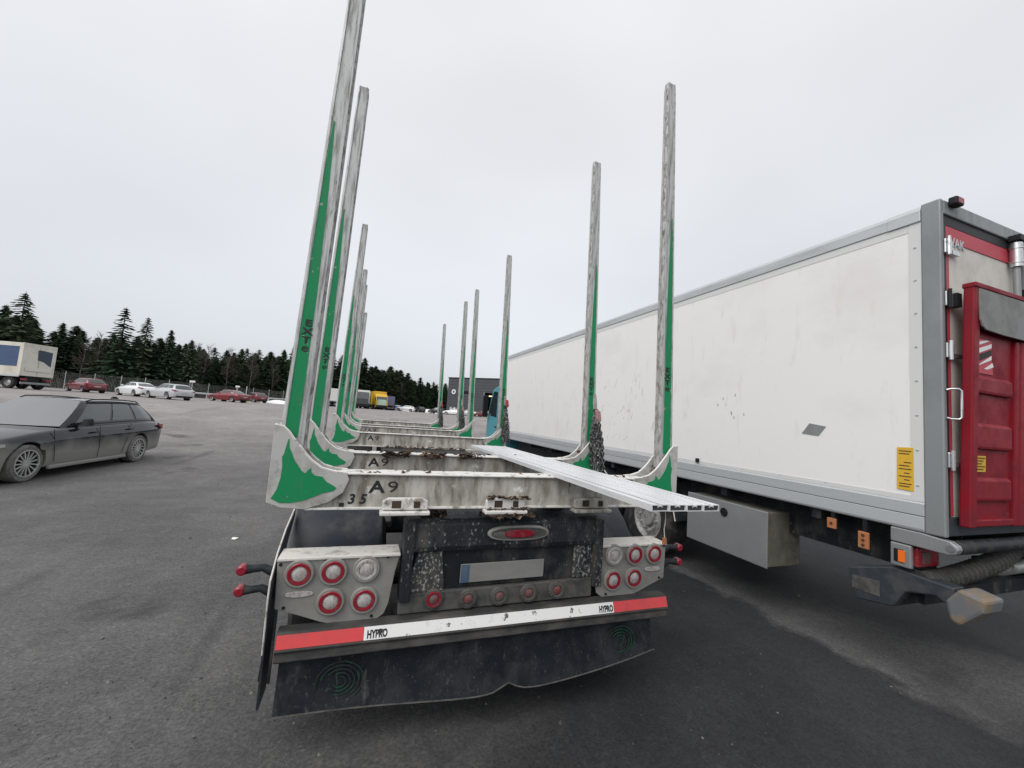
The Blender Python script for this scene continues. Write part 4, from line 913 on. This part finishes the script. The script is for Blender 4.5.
# dirty dark paint: road film below the shoulder line
P_DARK = paint('dark_grey_car_paint', (.008, .010, .014))
def film(M, col=(.29, .287, .268)):
    nt = M.node_tree; N = nt.nodes; L = nt.links; b = N['Principled BSDF']
    tc = N.new('ShaderNodeTexCoord'); s_ = N.new('ShaderNodeSeparateXYZ'); L.new(tc.outputs['Object'], s_.inputs[0])
    nz = N.new('ShaderNodeTexNoise'); nz.inputs['Scale'].default_value = 2.2; nz.inputs['Detail'].default_value = 5; L.new(tc.outputs['Object'], nz.inputs['Vector'])
    a = N.new('ShaderNodeMath'); a.operation = 'MULTIPLY_ADD'; a.inputs[1].default_value = .35; L.new(nz.outputs['Fac'], a.inputs[0]); L.new(s_.outputs[2], a.inputs[2])
    r_ = N.new('ShaderNodeMapRange'); r_.inputs[1].default_value = .92; r_.inputs[2].default_value = .64; r_.inputs[3].default_value = 0; r_.inputs[4].default_value = .9; L.new(a.outputs[0], r_.inputs[0])
    mx = N.new('ShaderNodeMix'); mx.data_type = 'RGBA'; L.new(r_.outputs[0], mx.inputs[0]); mx.inputs[6].default_value = b.inputs['Base Color'].default_value; mx.inputs[7].default_value = (*col, 1)
    L.new(mx.outputs[2], b.inputs['Base Color'])
    b.inputs['IOR'].default_value = 1.4; rr = N.new('ShaderNodeMapRange'); rr.inputs[3].default_value = .2; rr.inputs[4].default_value = .7; L.new(r_.outputs[0], rr.inputs[0]); L.new(rr.outputs[0], b.inputs['Roughness'])
    cc = N.new('ShaderNodeMapRange'); cc.inputs[3].default_value = .75; cc.inputs[4].default_value = .05; L.new(r_.outputs[0], cc.inputs[0]); L.new(cc.outputs[0], b.inputs['Coat Weight'])
P_DARK.node_tree.nodes['Principled BSDF'].inputs['Specular IOR Level'].default_value = .15
film(P_DARK)
make_car('estate_car', 'dark grey estate car with road grime on its side, nearest car on the left', (-7.27, 9.13, 0), R(-96.7), 'wagon', P_DARK, fine=True)
P_RED = paint('red_car_paint', (.17, .012, .020)); P_RED2 = paint('wine_red_car_paint', (.13, .012, .02)); P_WHITE = paint('white_car_paint', (.78, .79, .80)); P_SILVER = paint('silver_car_paint', (.44, .46, .48)); P_BLACK = paint('black_car_paint', (.02, .022, .025))
P_BLUE = paint('blue_car_paint', (.04, .10, .24))
def head(x, y, left): return math.atan2(y - CAM.y, x - CAM.x) + R(left)
for nm, lb_, x, y, lf, st_, p_ in (
    ('hatchback_car', 'red hatchback by the fence behind the dark estate car', -27.96, 51.02, 24, 'hatch', P_RED),
    ('sedan_car', 'white sedan parked beside the silver estate car', -22.23, 47.39, 24, 'sedan', P_WHITE),
    ('estate_car', 'silver estate car parked at the right of the white sedan', -18.32, 43.87, 26, 'wagon', P_SILVER),
    ('sedan_car', 'red sedan in front of a second red car in the yard', -16.13, 53.2, 42, 'sedan', P_RED),
    ('estate_car', 'darker red car half hidden behind the red sedan', -16.17, 64.92, 30, 'hatch', P_RED2),
    ('sedan_car', 'dark car parked left of the white cars by the warehouse', 14.42, 90.24, 60, 'hatch', P_BLACK),
    ('sedan_car', 'white car with dark windows in front of the dark warehouse', 17.48, 87.02, 75, 'sedan', P_WHITE),
    ('sedan_car', 'silver car to the right of the white car at the warehouse', 20.17, 83.93, 70, 'sedan', P_SILVER),
    ('hatchback_car', 'dark red car in front of the open warehouse door', 22.66, 79.85, 60, 'hatch', P_RED2),
    ('sedan_car', 'blue car left in the row before the far forest', 5.9, 101.8, 80, 'hatch', P_BLUE),
    ('sedan_car', 'white car in the row before the far forest', 8.2, 101.0, 80, 'wagon', P_WHITE),
    ('sedan_car', 'black car beside the snow heap before the far forest', 11.6, 101.2, 30, 'hatch', P_BLACK)):
    make_car(nm, lb_, (x, y, gz(x, y) - .01), head(x, y, lf), st_, p_)

# ------------------------------------------------------------------ far lorries
CREAM = mat('cream_trailer_wall', (.62, .60, .53), .5, dirt=((.46, .44, .38), .45, .7, .9, (1, 1, 1)))
BLUE_PIC = mat('blue_trailer_picture', (.035, .065, .15), .5, dirt=((.06, .10, .19), .4, .65, .8, (1, 1, 3)))
NAVY = mat('dark_blue_graphic', (.03, .05, .075), .5)
YELLOWP = mat('yellow_lorry_paint', (.62, .40, .03), .45, dirt=((.55, .30, .04), .5, .7, .8, (1, 1, 1)))
LILAC = mat('blue_grey_lorry_paint', (.13, .14, .22), .5)
WHITEP = mat('white_lorry_paint', (.76, .76, .74), .45)
MINT = mat('mint_panel', (.45, .58, .48), .5)
def far_lorry(name, label, x, y, rz, Lb, col, rear=None, pic=None, cabcol=None, h=3.9, z0=1.15, detail=()):
    r_ = thing(name, label, 'lorry', (x, y, gz(x, y)), rz, None)
    w_ = 1.27
    MB().box(0, Lb, -w_, w_, z0, h).build('body', col, r_, bevel=.03)
    fr_ = MB()
    for s_ in (-1, 1):
        fr_.box(-.015, .10, s_ * w_ - .06, s_ * w_ + .06, z0 - .02, h + .02)
    fr_.box(-.012, .08, -w_ + .07, w_ - .07, h - .22, h + .018); fr_.box(-.012, .08, -w_ + .07, w_ - .07, z0 - .01, z0 + .1); fr_.build('rear_frame', rear or col, r_)
    MB().box(-.004, .02, -.012, .012, z0 + .1, h - .23).build('door_gap', DARK, r_)
    for s_ in (-1, 1):
        if pic: MB().box(.35, Lb - .3, s_ * (w_ + .012) - .005, s_ * (w_ + .012) + .005, z0 + .75, h - .32).build('side_picture', pic, r_)
        MB().box(.05, Lb, s_ * (w_ + .01) - .02, s_ * (w_ + .01) + .02, z0 - .12, z0 + .02).build('side_rail', ALU, r_)
    MB().box(.3, Lb - .2, -.6, .6, .6, z0).build('chassis', DARK, r_)
    for wx in [.9, 2.2] + ([Lb - 1.5] if not cabcol else []):
        for s_ in (-1, 1): lorry_wheel_x(r_, wx, s_ * (w_ - .17), .5, s_)
    MB().box(-.05, .03, -w_ + .1, w_ - .1, .45, .62).build('rear_bumper', ALU_D, r_)
    for s_ in (-1, 1): MB().box(-.06, .03, s_ * .95 - .2, s_ * .95 + .2, .75, .92).build('tail_lamp', LENS_RED, r_)
    if cabcol:
        c_ = MB().prism([(Lb + .25, .5), (Lb + .25, 3.3), (Lb + .9, 3.4), (Lb + 1.7, 2.8), (Lb + 2.3, 1.9), (Lb + 2.35, .5)], 'y', -1.22, 1.22).build('cab', cabcol, r_, bevel=.06)
        MB().prism([(Lb + 1.74, 2.78), (Lb + 2.28, 1.95), (Lb + 2.33, 1.97), (Lb + 1.79, 2.82)], 'y', -1.1, 1.1).build('windscreen', GLASS, c_)
        for s_ in (-1, 1):
            MB().prism([(Lb + 1.0, 1.9), (Lb + 1.0, 2.6), (Lb + 1.6, 2.65), (Lb + 2.1, 1.95)], 'y', s_ * 1.222 - .008, s_ * 1.222 + .008).build('side_window', GLASS, c_)
            lorry_wheel_x(r_, Lb + 1.3, s_ * 1.08, .5, s_)
        MB().box(Lb + 2.352, Lb + 2.40, -1.15, 1.15, .45, .95).build('front_bumper', DARK, c_)
    return r_
def lorry_wheel_x(parent, x, y, r, s_):
    wq = MB(); wq.lathe((x, y, r), (0, s_, 0), [(-.14, r * .56), (-.15, r * .9), (-.1, r), (.1, r), (.15, r * .9), (.14, r * .56)], 20); wo = wq.build('wheel', TYRE, parent, smooth=35)
    q = MB(); q.lathe((x, y, r), (0, s_, 0), [(.12, r * .56), (.03, r * .5), (.05, r * .2), (.1, .001)], 16, closed=False); q.build('rim', RIM, wo, smooth=35)
fwd = math.atan2(.27, -.96)
sx_, sy_ = -27.95, 44.33
sl = far_lorry('semi_trailer', 'long white lorry trailer with blue side picture behind the dark estate car', sx_, sy_, fwd, 13.4, CREAM, CREAM, BLUE_PIC)
q = MB(); q.prism([(-1.02, 3.35), (-.15, 3.45), (.18, 3.42), (.10, 2.55), (-.35, 2.45), (-1.0, 2.05)], 'x', -.014, -.006); q.build('door_graphic', NAVY, sl)
q = MB(); q.box(-.07, -.015, -1.0, 1.0, 1.55, 1.85); q.build('tail_lift_edge', CREAM, sl, bevel=.02)
def rzv(x, y, a): return head(x, y, a)
wl = far_lorry('box_lorry', 'white box lorry standing between the left stakes in the distance', -9.0, 82.5, rzv(-9.0, 82.5, -72), 6.0, WHITEP, h=3.5)
bl = far_lorry('box_lorry', 'black fronted lorry with white roof left of the yellow lorry', -1.6, 92.0, rzv(-1.6, 92, 178), 6.0, WHITEP, h=3.8, cabcol=P_BLACK)
yl = far_lorry('yellow_lorry', 'yellow lorry with pale front at the far end of the yard', 1.2, 95.0, rzv(1.2, 95, 190), 4.0, YELLOWP, YELLOWP, h=4.0, cabcol=YELLOWP)
q = MB(); q.box(6.37, 6.39, -.9, .9, 1.0, 2.2); q.build('front_panel', MINT, yl)
gl = far_lorry('box_lorry', 'small blue grey lorry right of the yellow lorry', 4.0, 97.2, rzv(4.0, 97.2, 8), 5.0, LILAC, LILAC, h=3.3)
# ------------------------------------------------------------------ snow heaps, delineator, litter
def heap(label, x, y, rx_, ry_, h, seed):
    rnd = random.Random(seed); q = MB(); vs = []; n_ = 20
    for j in range(6):
        t = j / 5
        for k in range(n_):
            a = 2 * math.pi * k / n_; r_ = (1 - t) * (1 + .18 * math.sin(3 * a + seed) + .1 * rnd.uniform(-1, 1)) + .02
            X, Y = x + rx_ * r_ * math.cos(a), y + ry_ * r_ * math.sin(a); vs.append((X, Y, gz(X, Y) - .05 + h * (1 - (1 - t) ** 2) * (1 + .15 * rnd.uniform(-1, 1))))
    fs_ = []
    for j in range(5):
        for k in range(n_): fs_.append((j * n_ + k, j * n_ + (k + 1) % n_, (j + 1) * n_ + (k + 1) % n_, (j + 1) * n_ + k))
    fs_.append(tuple(range(5 * n_, 6 * n_))); q.add(vs, fs_)
    tag(q.build('snow_heap', SNOW, smooth=60), label, 'snow heap')
heap('low white snow heap right of the red cars', -13.4, 66.8, 2.6, 1.6, .55, 1)
heap('wide white snow heap at the edge of the far forest', 13.7, 103.3, 4.2, 2.2, .9, 2)
heap('white snow heap between far cars and the forest', 9.8, 104.5, 3.4, 2.0, .9, 5)
cn = thing('yard_marker', 'thin pole on a pale yellow foot in front of the second red car', 'marker', (-14.53, 53.7, gz(-14.53, 53.7)))
q = MB(); q.cyl((0, 0, 0), (0, 0, .7), .55, .12, 10); q.build('foot', mat('pale_yellow_foot', (.66, .60, .40), .7), cn)
MB().cyl((0, 0, .6), (0, 0, 2.0), .05, n=8).build('pole', ALU, cn)
rnd = random.Random(9); q = MB()
def pebble(mb, x, y, s, rnd):
    z = gz(x, y); vs = []
    for k in range(5):
        a = 2 * math.pi * k / 5 + rnd.uniform(-.3, .3); r_ = s * rnd.uniform(.6, 1.2); vs.append((x + r_ * math.cos(a), y + r_ * math.sin(a), z - .002))
    vs += [(x + s * .3 * rnd.uniform(-1, 1), y + s * .3 * rnd.uniform(-1, 1), z + s * rnd.uniform(.5, .9))]
    mb.add(vs, [(k, (k + 1) % 5, 5) for k in range(5)] + [(4, 3, 2, 1, 0)], 0 if (x < .4 and rnd.random() < .5) or rnd.random() < .06 else 1)
for _ in range(1000):
    x = rnd.uniform(-8, 4.5); y = rnd.uniform(-1.8, 8) if rnd.random() < .6 else rnd.uniform(-1.6, 2)
    pebble(q, x, y, rnd.uniform(.004, .012) if rnd.random() < .9 else rnd.uniform(.012, .022), rnd)
for cx, cy, n_ in ((-2.0, .7, 90), (-2.6, .2, 90), (-3.3, .5, 60), (1.3, -.6, 60), (-.3, -.9, 60), (1.9, .3, 50)):
    for _ in range(n_): pebble(q, rnd.gauss(cx, .45), rnd.gauss(cy, .25), rnd.uniform(.004, .011), rnd)
STONE = mat('grey_grit', (.15, .148, .142), .85); STONE_D = mat('dark_grit', (.045, .045, .045), .85)
tag(q.build('gravel', [STONE, STONE_D], recalc=False), 'loose grit scattered on the asphalt', kind='stuff')
def scrap(label, x, y, s, seed):
    rnd = random.Random(seed); q = MB(); vs = []
    for k in range(8):
        a = 2 * math.pi * k / 8; r_ = s * rnd.uniform(.6, 1.1); vs.append((x + r_ * math.cos(a), y + .7 * r_ * math.sin(a), gz(x, y) + .004 + s * .25 * rnd.random()))
    vs.append((x, y, gz(x, y) + s * .4)); vs.append((x, y, gz(x, y) + .001))
    q.add(vs, [(k, (k + 1) % 8, 8) for k in range(8)] + [((k + 1) % 8, k, 9) for k in range(8)]); tag(q.build('paper_scrap', PAPER), label, 'litter')
scrap('small white paper scrap on the asphalt left of the trailer mudguard', -2.283, 3.757, .055, 1)
scrap('tiny white scrap on the dark asphalt right of the mud flap', 1.05, -.72, .018, 2)

# ------------------------------------------------------------------ warehouse
WALLM = mat('dark_grey_cladding', (.055, .062, .072), .55, dirt=((.07, .078, .09), .45, .7, .4, (1, 1, 1)))
wh = thing('warehouse', 'dark grey flat roofed warehouse with an open lit door beyond the teal cab', 'building', (18.64, 101.75, 1.4))
dx, dy = 30.09 - 18.64, 90.13 - 101.75; ln = math.hypot(dx, dy); wh.rotation_euler = (0, 0, math.atan2(dy, dx))
# local: x along the visible front, y into the building, gate opening x 11.2..14.6
HT = 9.4; gx0, gx1, gh_ = 11.0, 15.4, 6.0
for x0, x1, z0, z1 in ((0, gx0, 0, HT), (gx1, 48, 0, HT), (gx0, gx1, gh_, HT)): MB().box(x0, x1, 0, .4, z0, z1).build('wall', WALLM, wh)
MB().box(0, .4, .4, 30, 0, HT).build('wall', WALLM, wh); MB().box(47.6, 48, .4, 30, 0, HT).build('wall', WALLM, wh)
MB().box(.4, 47.6, 29.6, 30, 0, HT).build('wall', WALLM, wh)
MB().box(-.1, 48.1, -.12, 30.1, HT, HT + .25).build('roof', DARK, wh)
for k in range(1, 12):
    if k * 1.15 < 11 or True: MB().box(.5, 47.5, -.03, -.002, k * .75 + .3, k * .75 + .33).build('cladding_joint', DARK, wh) if k * .75 + .33 > gh_ else MB().box(.5, gx0 - .3, -.03, -.002, k * .75 + .3, k * .75 + .33).build('cladding_joint', DARK, wh)
q = MB(); q.cyl((1.9, -.02, 5.9), (1.9, -.14, 5.9), .62, n=24); sg = q.build('round_sign', WHITEP, wh); MB().cyl((1.9, -.141, 5.9), (1.9, -.16, 5.9), .34, n=20).build('sign_centre', LILAC, sg)
q = MB(); q.box(3.3, 7.4, -.08, -.035, 5.5, 6.2); q.build('sign_board', DARK, wh)
for k in range(3): MB().box(1.0 + k * 1.1, 1.7 + k * 1.1, -.05, -.002, 1.2, 1.9).build('window', ALU, wh)
MB().box(gx0 - .2, gx0, -.06, .4, 0, gh_ + .2).build('gate_frame', ALU_D, wh)
MB().box(gx0 + .1, gx1, 9, 9.2, 0, gh_ + 1).build('inner_wall', BOX_OLIVE, wh)
for k in range(3):
    MB().box(gx0 + .4 + k * 1.5, gx0 + 1.5 + k * 1.5, 1.0, 1.6, gh_ - .8, gh_ - .65).build('ceiling_lamp', mat('lit_lamp', (1, .8, .5), .5, emit=((1, .72, .42), 2.2)), wh)
# ------------------------------------------------------------------ fence and delineators
FP = [(-51.3, 64.7), (-43.1, 64.9), (-37.2, 65.0), (-34.3, 65.0), (-31.3, 64.4), (-28.7, 64.2), (-26.5, 65.2), (-23.3, 69.6), (-20.6, 72.9), (-15.1, 79.5), (-6.2, 91.2)]
fpts = []
for (xa, ya), (xb, yb) in zip(FP, FP[1:]):
    n_ = max(1, round(math.hypot(xb - xa, yb - ya) / 3.0))
    fpts += [(xa + (xb - xa) * k / n_, ya + (yb - ya) * k / n_) for k in range(n_)]
fpts.append(FP[-1])
fe = thing('wire_fence', 'tall grey wire mesh fence with steel posts along the edge of the forest', 'fence', (0, 0, 0))
POSTM = mat('galvanised_post', (.42, .43, .42), .5, .4); pm = None
for x, y in fpts:
    if pm is None: pm = MB().cyl((0, 0, -.1), (0, 0, 2.25), .045, n=8).mesh('post', POSTM, 40)
    o = bpy.data.objects.new('post', pm); C.objects.link(o); o.parent = fe; o.location = (x, y, gz(x, y))
q = MB()
for (xa, ya), (xb, yb) in zip(fpts, fpts[1:]):
    za, zb_ = gz(xa, ya), gz(xb, yb)
    for k in range(14): q.tube([(xa, ya, za + .1 + k * .15), (xb, yb, zb_ + .1 + k * .15)], .006, 3)
    n_ = 18
    for k in range(1, n_):
        t = k / n_; x, y, z = xa + (xb - xa) * t, ya + (yb - ya) * t, za + (zb_ - za) * t; q.tube([(x, y, z + .1), (x, y, z + 2.05)], .006, 3)
tag(q.build('wire_mesh', POSTM, fe, recalc=False), kind='stuff')
ry = thing('guard_rail', 'low galvanised guard rail in front of the wire fence', 'guard rail', (0, 0, 0))
rpts = [(-23.2, 56.0), (-20.0, 58.5), (-17.5, 63.2), (-15.0, 68.0), (-12.5, 73.0)]
q = MB(); q.tube([(x, y, gz(x, y) + .72) for x, y in rpts], .10, 6); q.build('rail', ALU, ry)
for x, y in rpts: MB().box(x - .05, x + .05, y + .11, y + .2, gz(x, y) - .1, gz(x, y) + .8).build('post', ALU, ry)
for (x, y), lb_ in (((-19.9, 53.5), 'white topped post right of the silver estate car'), ((-17.9, 63.0), 'white topped post behind the red sedan')):
    t_ = thing('yard_post', lb_, 'post', (x, y, gz(x, y))); MB().cyl((0, 0, 0), (0, 0, 1.9), .05, n=8).build('pole', POSTM, t_); MB().box(-.25, .25, -.12, .12, 1.9, 2.12).build('white_head', WHITEP, t_, bevel=.03)

# ------------------------------------------------------------------ forest
def leafmat(name, a, b_):
    return mat(name, a, .75, dirt=(b_, .38, .66, .9, (1, 1, 1)), spec=.2)
NEED = [leafmat('spruce_needles', (.030, .058, .030), (.066, .105, .050)), leafmat('spruce_needles_dark', (.022, .043, .026), (.048, .078, .042)), leafmat('pine_needles', (.044, .066, .038), (.085, .112, .064))]
TRUNK = mat('conifer_bark', (.06, .045, .035), .9); BIRCHB = mat('birch_bark', (.15, .14, .13), .85, dirt=((.06, .05, .05), .5, .6, 3, (1, 1, 4))); TWIG = mat('bare_twigs', (.085, .062, .055), .9)
def spruce_mesh(seed, dens=1.0, open_=0.0, wide=1.0):
    """10 m high; returns (trunk mesh, crown mesh)"""
    rnd = random.Random(seed); H_ = 10.0; q = MB(); z = .9; bend = rnd.uniform(-.15, .15)
    nw = int(46 * dens)
    for k in range(nw):
        t = k / (nw - 1); z = .9 + (H_ - 1.0) * t ** .92
        rad = wide * (2.15 * (1 - t) ** .80 + .10) * rnd.uniform(.75, 1.12)
        nb = 9 if t < .6 else 7; a0 = rnd.uniform(0, 6.28)
        for b_ in range(nb):
            if rnd.random() < open_: continue
            a = a0 + 6.28 * b_ / nb + rnd.uniform(-.35, .35); l_ = rad * rnd.uniform(.6, 1.15); droop = rnd.uniform(.12, .42) * l_
            ca, sa = math.cos(a), math.sin(a); ns = max(2, int(l_ / .42) + 1)
            for s_ in range(ns):
                f_ = (s_ + rnd.uniform(.55, 1.0)) / ns; c = Vector((ca * l_ * f_, sa * l_ * f_, z - droop * f_ ** 1.4 + .10 * f_ ** 3 * l_))
                sz = .60 * (1.15 - .45 * f_) * rnd.uniform(.7, 1.3) * (.6 + .4 * (1 - t)); d = Vector((ca, sa, -.35)).normalized(); sd_ = Vector((-sa, ca, 0)); upv = Vector((0, 0, 1))
                for w_ in range(2):
                    n_ = sd_ * rnd.uniform(.6, 1) + upv * rnd.uniform(-.5, .3) if w_ == 0 else upv * -rnd.uniform(.5, 1) + sd_ * rnd.uniform(-.5, .5)
                    q.add([c - d * sz * .7 - n_ * sz * .12, c + n_ * sz * .42 - d * sz * .1, c + d * sz * .9 + n_ * sz * .05, c - n_ * sz * .42 * (1 if w_ == 0 else .3) - d * sz * .2], [(0, 1, 2, 3)])
    q.add([(0, 0, H_ + .35), (.05, 0, H_ - .6), (-.05, .04, H_ - .6), (0, -.05, H_ - .6)], [(0, 1, 2), (0, 2, 3), (0, 3, 1)])
    tr_ = MB(); tr_.tube([(0, 0, -.3), (.02, 0, 2), (bend * .3, .02, 5), (bend * .5, 0, 8), (0, 0, 10)], [.17, .15, .10, .05, .01], 7)
    return tr_, q
def birch_mesh(seed, spread=1.0):
    rnd = random.Random(seed); q = MB(); tr_ = MB()
    pts = [Vector((0, 0, -.3)), Vector((rnd.uniform(-.1, .1), 0, 3)), Vector((rnd.uniform(-.25, .25), rnd.uniform(-.2, .2), 6)), Vector((rnd.uniform(-.3, .3), rnd.uniform(-.3, .3), 9.6))]
    tr_.tube(pts, [.11, .09, .06, .012], 6)
    def br(p, d, l_, r_, lev):
        e_ = p + d * l_; mid = p + d * l_ * .5 + Vector((0, 0, .04 * l_)); q.tube([p, mid, e_], [r_, r_ * .8, r_ * .45], 3)
        if lev < 3:
            for k in range(5 if lev < 2 else 4):
                f_ = rnd.uniform(.3, 1.0); pp_ = p + d * l_ * f_
                nd = (d + Vector((rnd.uniform(-1, 1), rnd.uniform(-1, 1), rnd.uniform(-.2, .8))) * .75).normalized(); br(pp_, nd, l_ * rnd.uniform(.35, .6), r_ * .55, lev + 1)
    for k in range(34):
        z = rnd.uniform(2.4, 9.5); t = z / 3.2; i = min(int(z / 3.0), 2); base = pts[i].lerp(pts[i + 1], (z - pts[i].z) / (pts[i + 1].z - pts[i].z)); a = rnd.uniform(0, 6.28)
        br(base, Vector((math.cos(a) * spread, math.sin(a) * spread, rnd.uniform(.7, 1.3))).normalized(), min(1.9, (10.6 - z) * .30 + .35), .02, 1)
    return tr_, q
variants = []
for k, (dn, op, wd) in enumerate(((1.0, .05, 1.0), (1.05, .10, .85), (.8, .30, 1.15), (1.0, .05, .75), (.72, .38, 1.0), (1.05, 0.0, 1.05))):
    a, b_ = spruce_mesh(40 + k, dn, op, wd); variants.append((a.mesh('trunk', TRUNK, 60, False), b_.mesh('crown', NEED[k % 3], None, False)))
birches = []
for k in range(3):
    a, b_ = birch_mesh(70 + k, (.7, .9, .6)[k]); birches.append((a.mesh('trunk', BIRCHB, 60, False), b_.mesh('crown', TWIG, None, False)))
def tree(kind, v, x, y, h, rz, label, group, sx=1.0):
    tm, cm_ = (variants if kind == 'spruce_tree' else birches)[v]
    t_ = thing(kind, label, 'tree', (x, y, gz(x, y)), rz, group); t_.scale = (h / 10 * sx, h / 10 * sx, h / 10)
    for nm, me_ in (('trunk', tm), ('crown', cm_)):
        o = bpy.data.objects.new(nm, me_); C.objects.link(o); o.parent = t_
EDGE = [(-75, 62), (-57.8, 67.0), (-53.0, 71.6), (-47.4, 71.8), (-40.8, 71.6), (-30.4, 70.0), (-25.1, 76.6), (-16.2, 88.3), (-2.4, 104.7), (20.9, 115.6), (45, 122)]
def along(s):
    i = min(int(s), len(EDGE) - 2); f_ = s - i; a, b_ = EDGE[i], EDGE[i + 1]; return a[0] + (b_[0] - a[0]) * f_, a[1] + (b_[1] - a[1]) * f_
HS = [9.5, 11, 12.5, 11.0, 8.4, 9.4, 8.6, 11.0, 14.0, 9.8, 8]
def hat(s):
    i = min(int(s), len(HS) - 2); return HS[i] + (HS[i + 1] - HS[i]) * (s - i)
for (x, y, h, v, lb_, sx) in (
    (-52.0, 69.5, 13.2, 0, 'tallest dark spruce above the blue pictured lorry trailer', 1.1), (-45.4, 70.2, 12.4, 2, 'broad open spruce standing between the lorry trailer and the red hatchback', 1.25), (-48.6, 70.5, 10.4, 3, 'slim spruce right of the tallest spruce by the lorry trailer', .8),
    (-33.8, 68.5, 11.8, 4, 'open branched spruce above the white sedan', 1.2), (-31.6, 69.5, 11.0, 2, 'second open spruce right behind the white sedan', 1.0), (-28.8, 69.8, 9.6, 1, 'dark spruce above the silver estate car', 1.1), (-26.6, 71.0, 8.6, 5, 'bushy spruce at the right end of the tall left trees', 1.2),
    (-15.3, 87.0, 11.6, 0, 'tall spruce just left of the nearest left stake', 1.1), (-19.4, 84.2, 8.6, 3, 'narrow spruce above the red sedan', .9), (-11.0, 91.0, 11.5, 5, 'thick dark spruce seen between the two nearest left stakes', 1.1)):
    tree('spruce_tree', v, x, y, h, random.uniform(0, 6), lb_, 'spruces of the forest edge', sx)
rnd = random.Random(21); cnt = 0
for row in range(5):
    s = .2 + row * .03
    while s < 9.6:
        a, b_ = along(s), along(min(s + .01, 9.99)); d = Vector((b_[0] - a[0], b_[1] - a[1])).normalized(); seg = math.dist(EDGE[int(s)], EDGE[min(int(s) + 1, 10)])
        nrm = Vector((-d.y, d.x)); off = row * 2.6 + rnd.uniform(-.8, .8)
        x, y = a[0] + nrm.x * off, a[1] + nrm.y * off
        h = hat(s) * (rnd.uniform(.66, .86) if row < 2 else rnd.uniform(.76, 1.0))
        tree('spruce_tree', rnd.choice((0, 1, 3, 5, 5, 4)), x, y, h, rnd.uniform(0, 6.28), 'dark spruce in the dense tree line beyond the yard', 'spruces of the forest edge', rnd.uniform(1.6, 2.2) if row < 2 else rnd.uniform(1.3, 1.9)); cnt += 1
        s += (2.3 + .1 * row) * rnd.uniform(.7, 1.3) / seg
for k, (x, y, h) in enumerate(((-36.5, 69.6, 8.2), (-38.3, 69.8, 7.4), (-26.1, 72.0, 8.4), (-25.6, 74.0, 8.6), (-23.2, 77.0, 8.6), (-20.6, 80.2, 8.6), (-17.8, 83.5, 8.0), (2.5, 106.5, 8.5), (7.5, 108.5, 7.5))):
    tree('birch_tree', k % 3, x, y, h, k * 1.3, 'bare birch over the white sedan, alone in a gap of the spruces' if k == 0 else 'bare thin birch among the dark spruces at the forest edge', 'bare birches of the forest edge', 1.1)
# brown undergrowth along the fence
q = MB(); rnd = random.Random(4)
for k in range(len(FP) - 1):
    (xa, ya), (xb, yb) = FP[k], FP[k + 1]; n_ = int(math.hypot(xb - xa, yb - ya) * 34)
    for _ in range(n_):
        t = rnd.random(); o_ = rnd.uniform(.6, 5.5); x = xa + (xb - xa) * t; y = ya + (yb - ya) * t + o_; z = gz(x, y); h = rnd.uniform(.3, 1.7) * (1.2 if k in (3, 4) else 1)
        a = rnd.uniform(0, 6.28); lx, ly = rnd.uniform(-.35, .35), rnd.uniform(-.3, .3); w_ = rnd.uniform(.03, .14)
        q.add([(x - w_ * math.cos(a), y - w_ * math.sin(a), z), (x + w_ * math.cos(a), y + w_ * math.sin(a), z), (x + lx, y + ly, z + h)], [(0, 1, 2)], 0 if rnd.random() < .6 else 1)
tag(q.build('undergrowth', [mat('dry_brush', (.055, .043, .033), .9), mat('dark_brush', (.028, .036, .022), .9)], recalc=False), 'brown brush growing behind the wire fence', kind='stuff')
# forest floor: brown ground behind the fence
q = MB(); rowsv = []
for x, y in FP:
    for o_ in (.8, 6, 14, 30):
        rowsv.append((x, y + o_, gz(x, y + o_) + .03 + .02 * o_))
m4 = 4; q.add(rowsv, [(i * m4 + j, (i + 1) * m4 + j, (i + 1) * m4 + j + 1, i * m4 + j + 1) for i in range(len(FP) - 1) for j in range(3)])
tag(q.build('forest_floor', mat('needle_litter', (.07, .06, .045), .95, dirt=((.10, .10, .06), .45, .65, .5, (1, 1, 1)))), kind='structure')
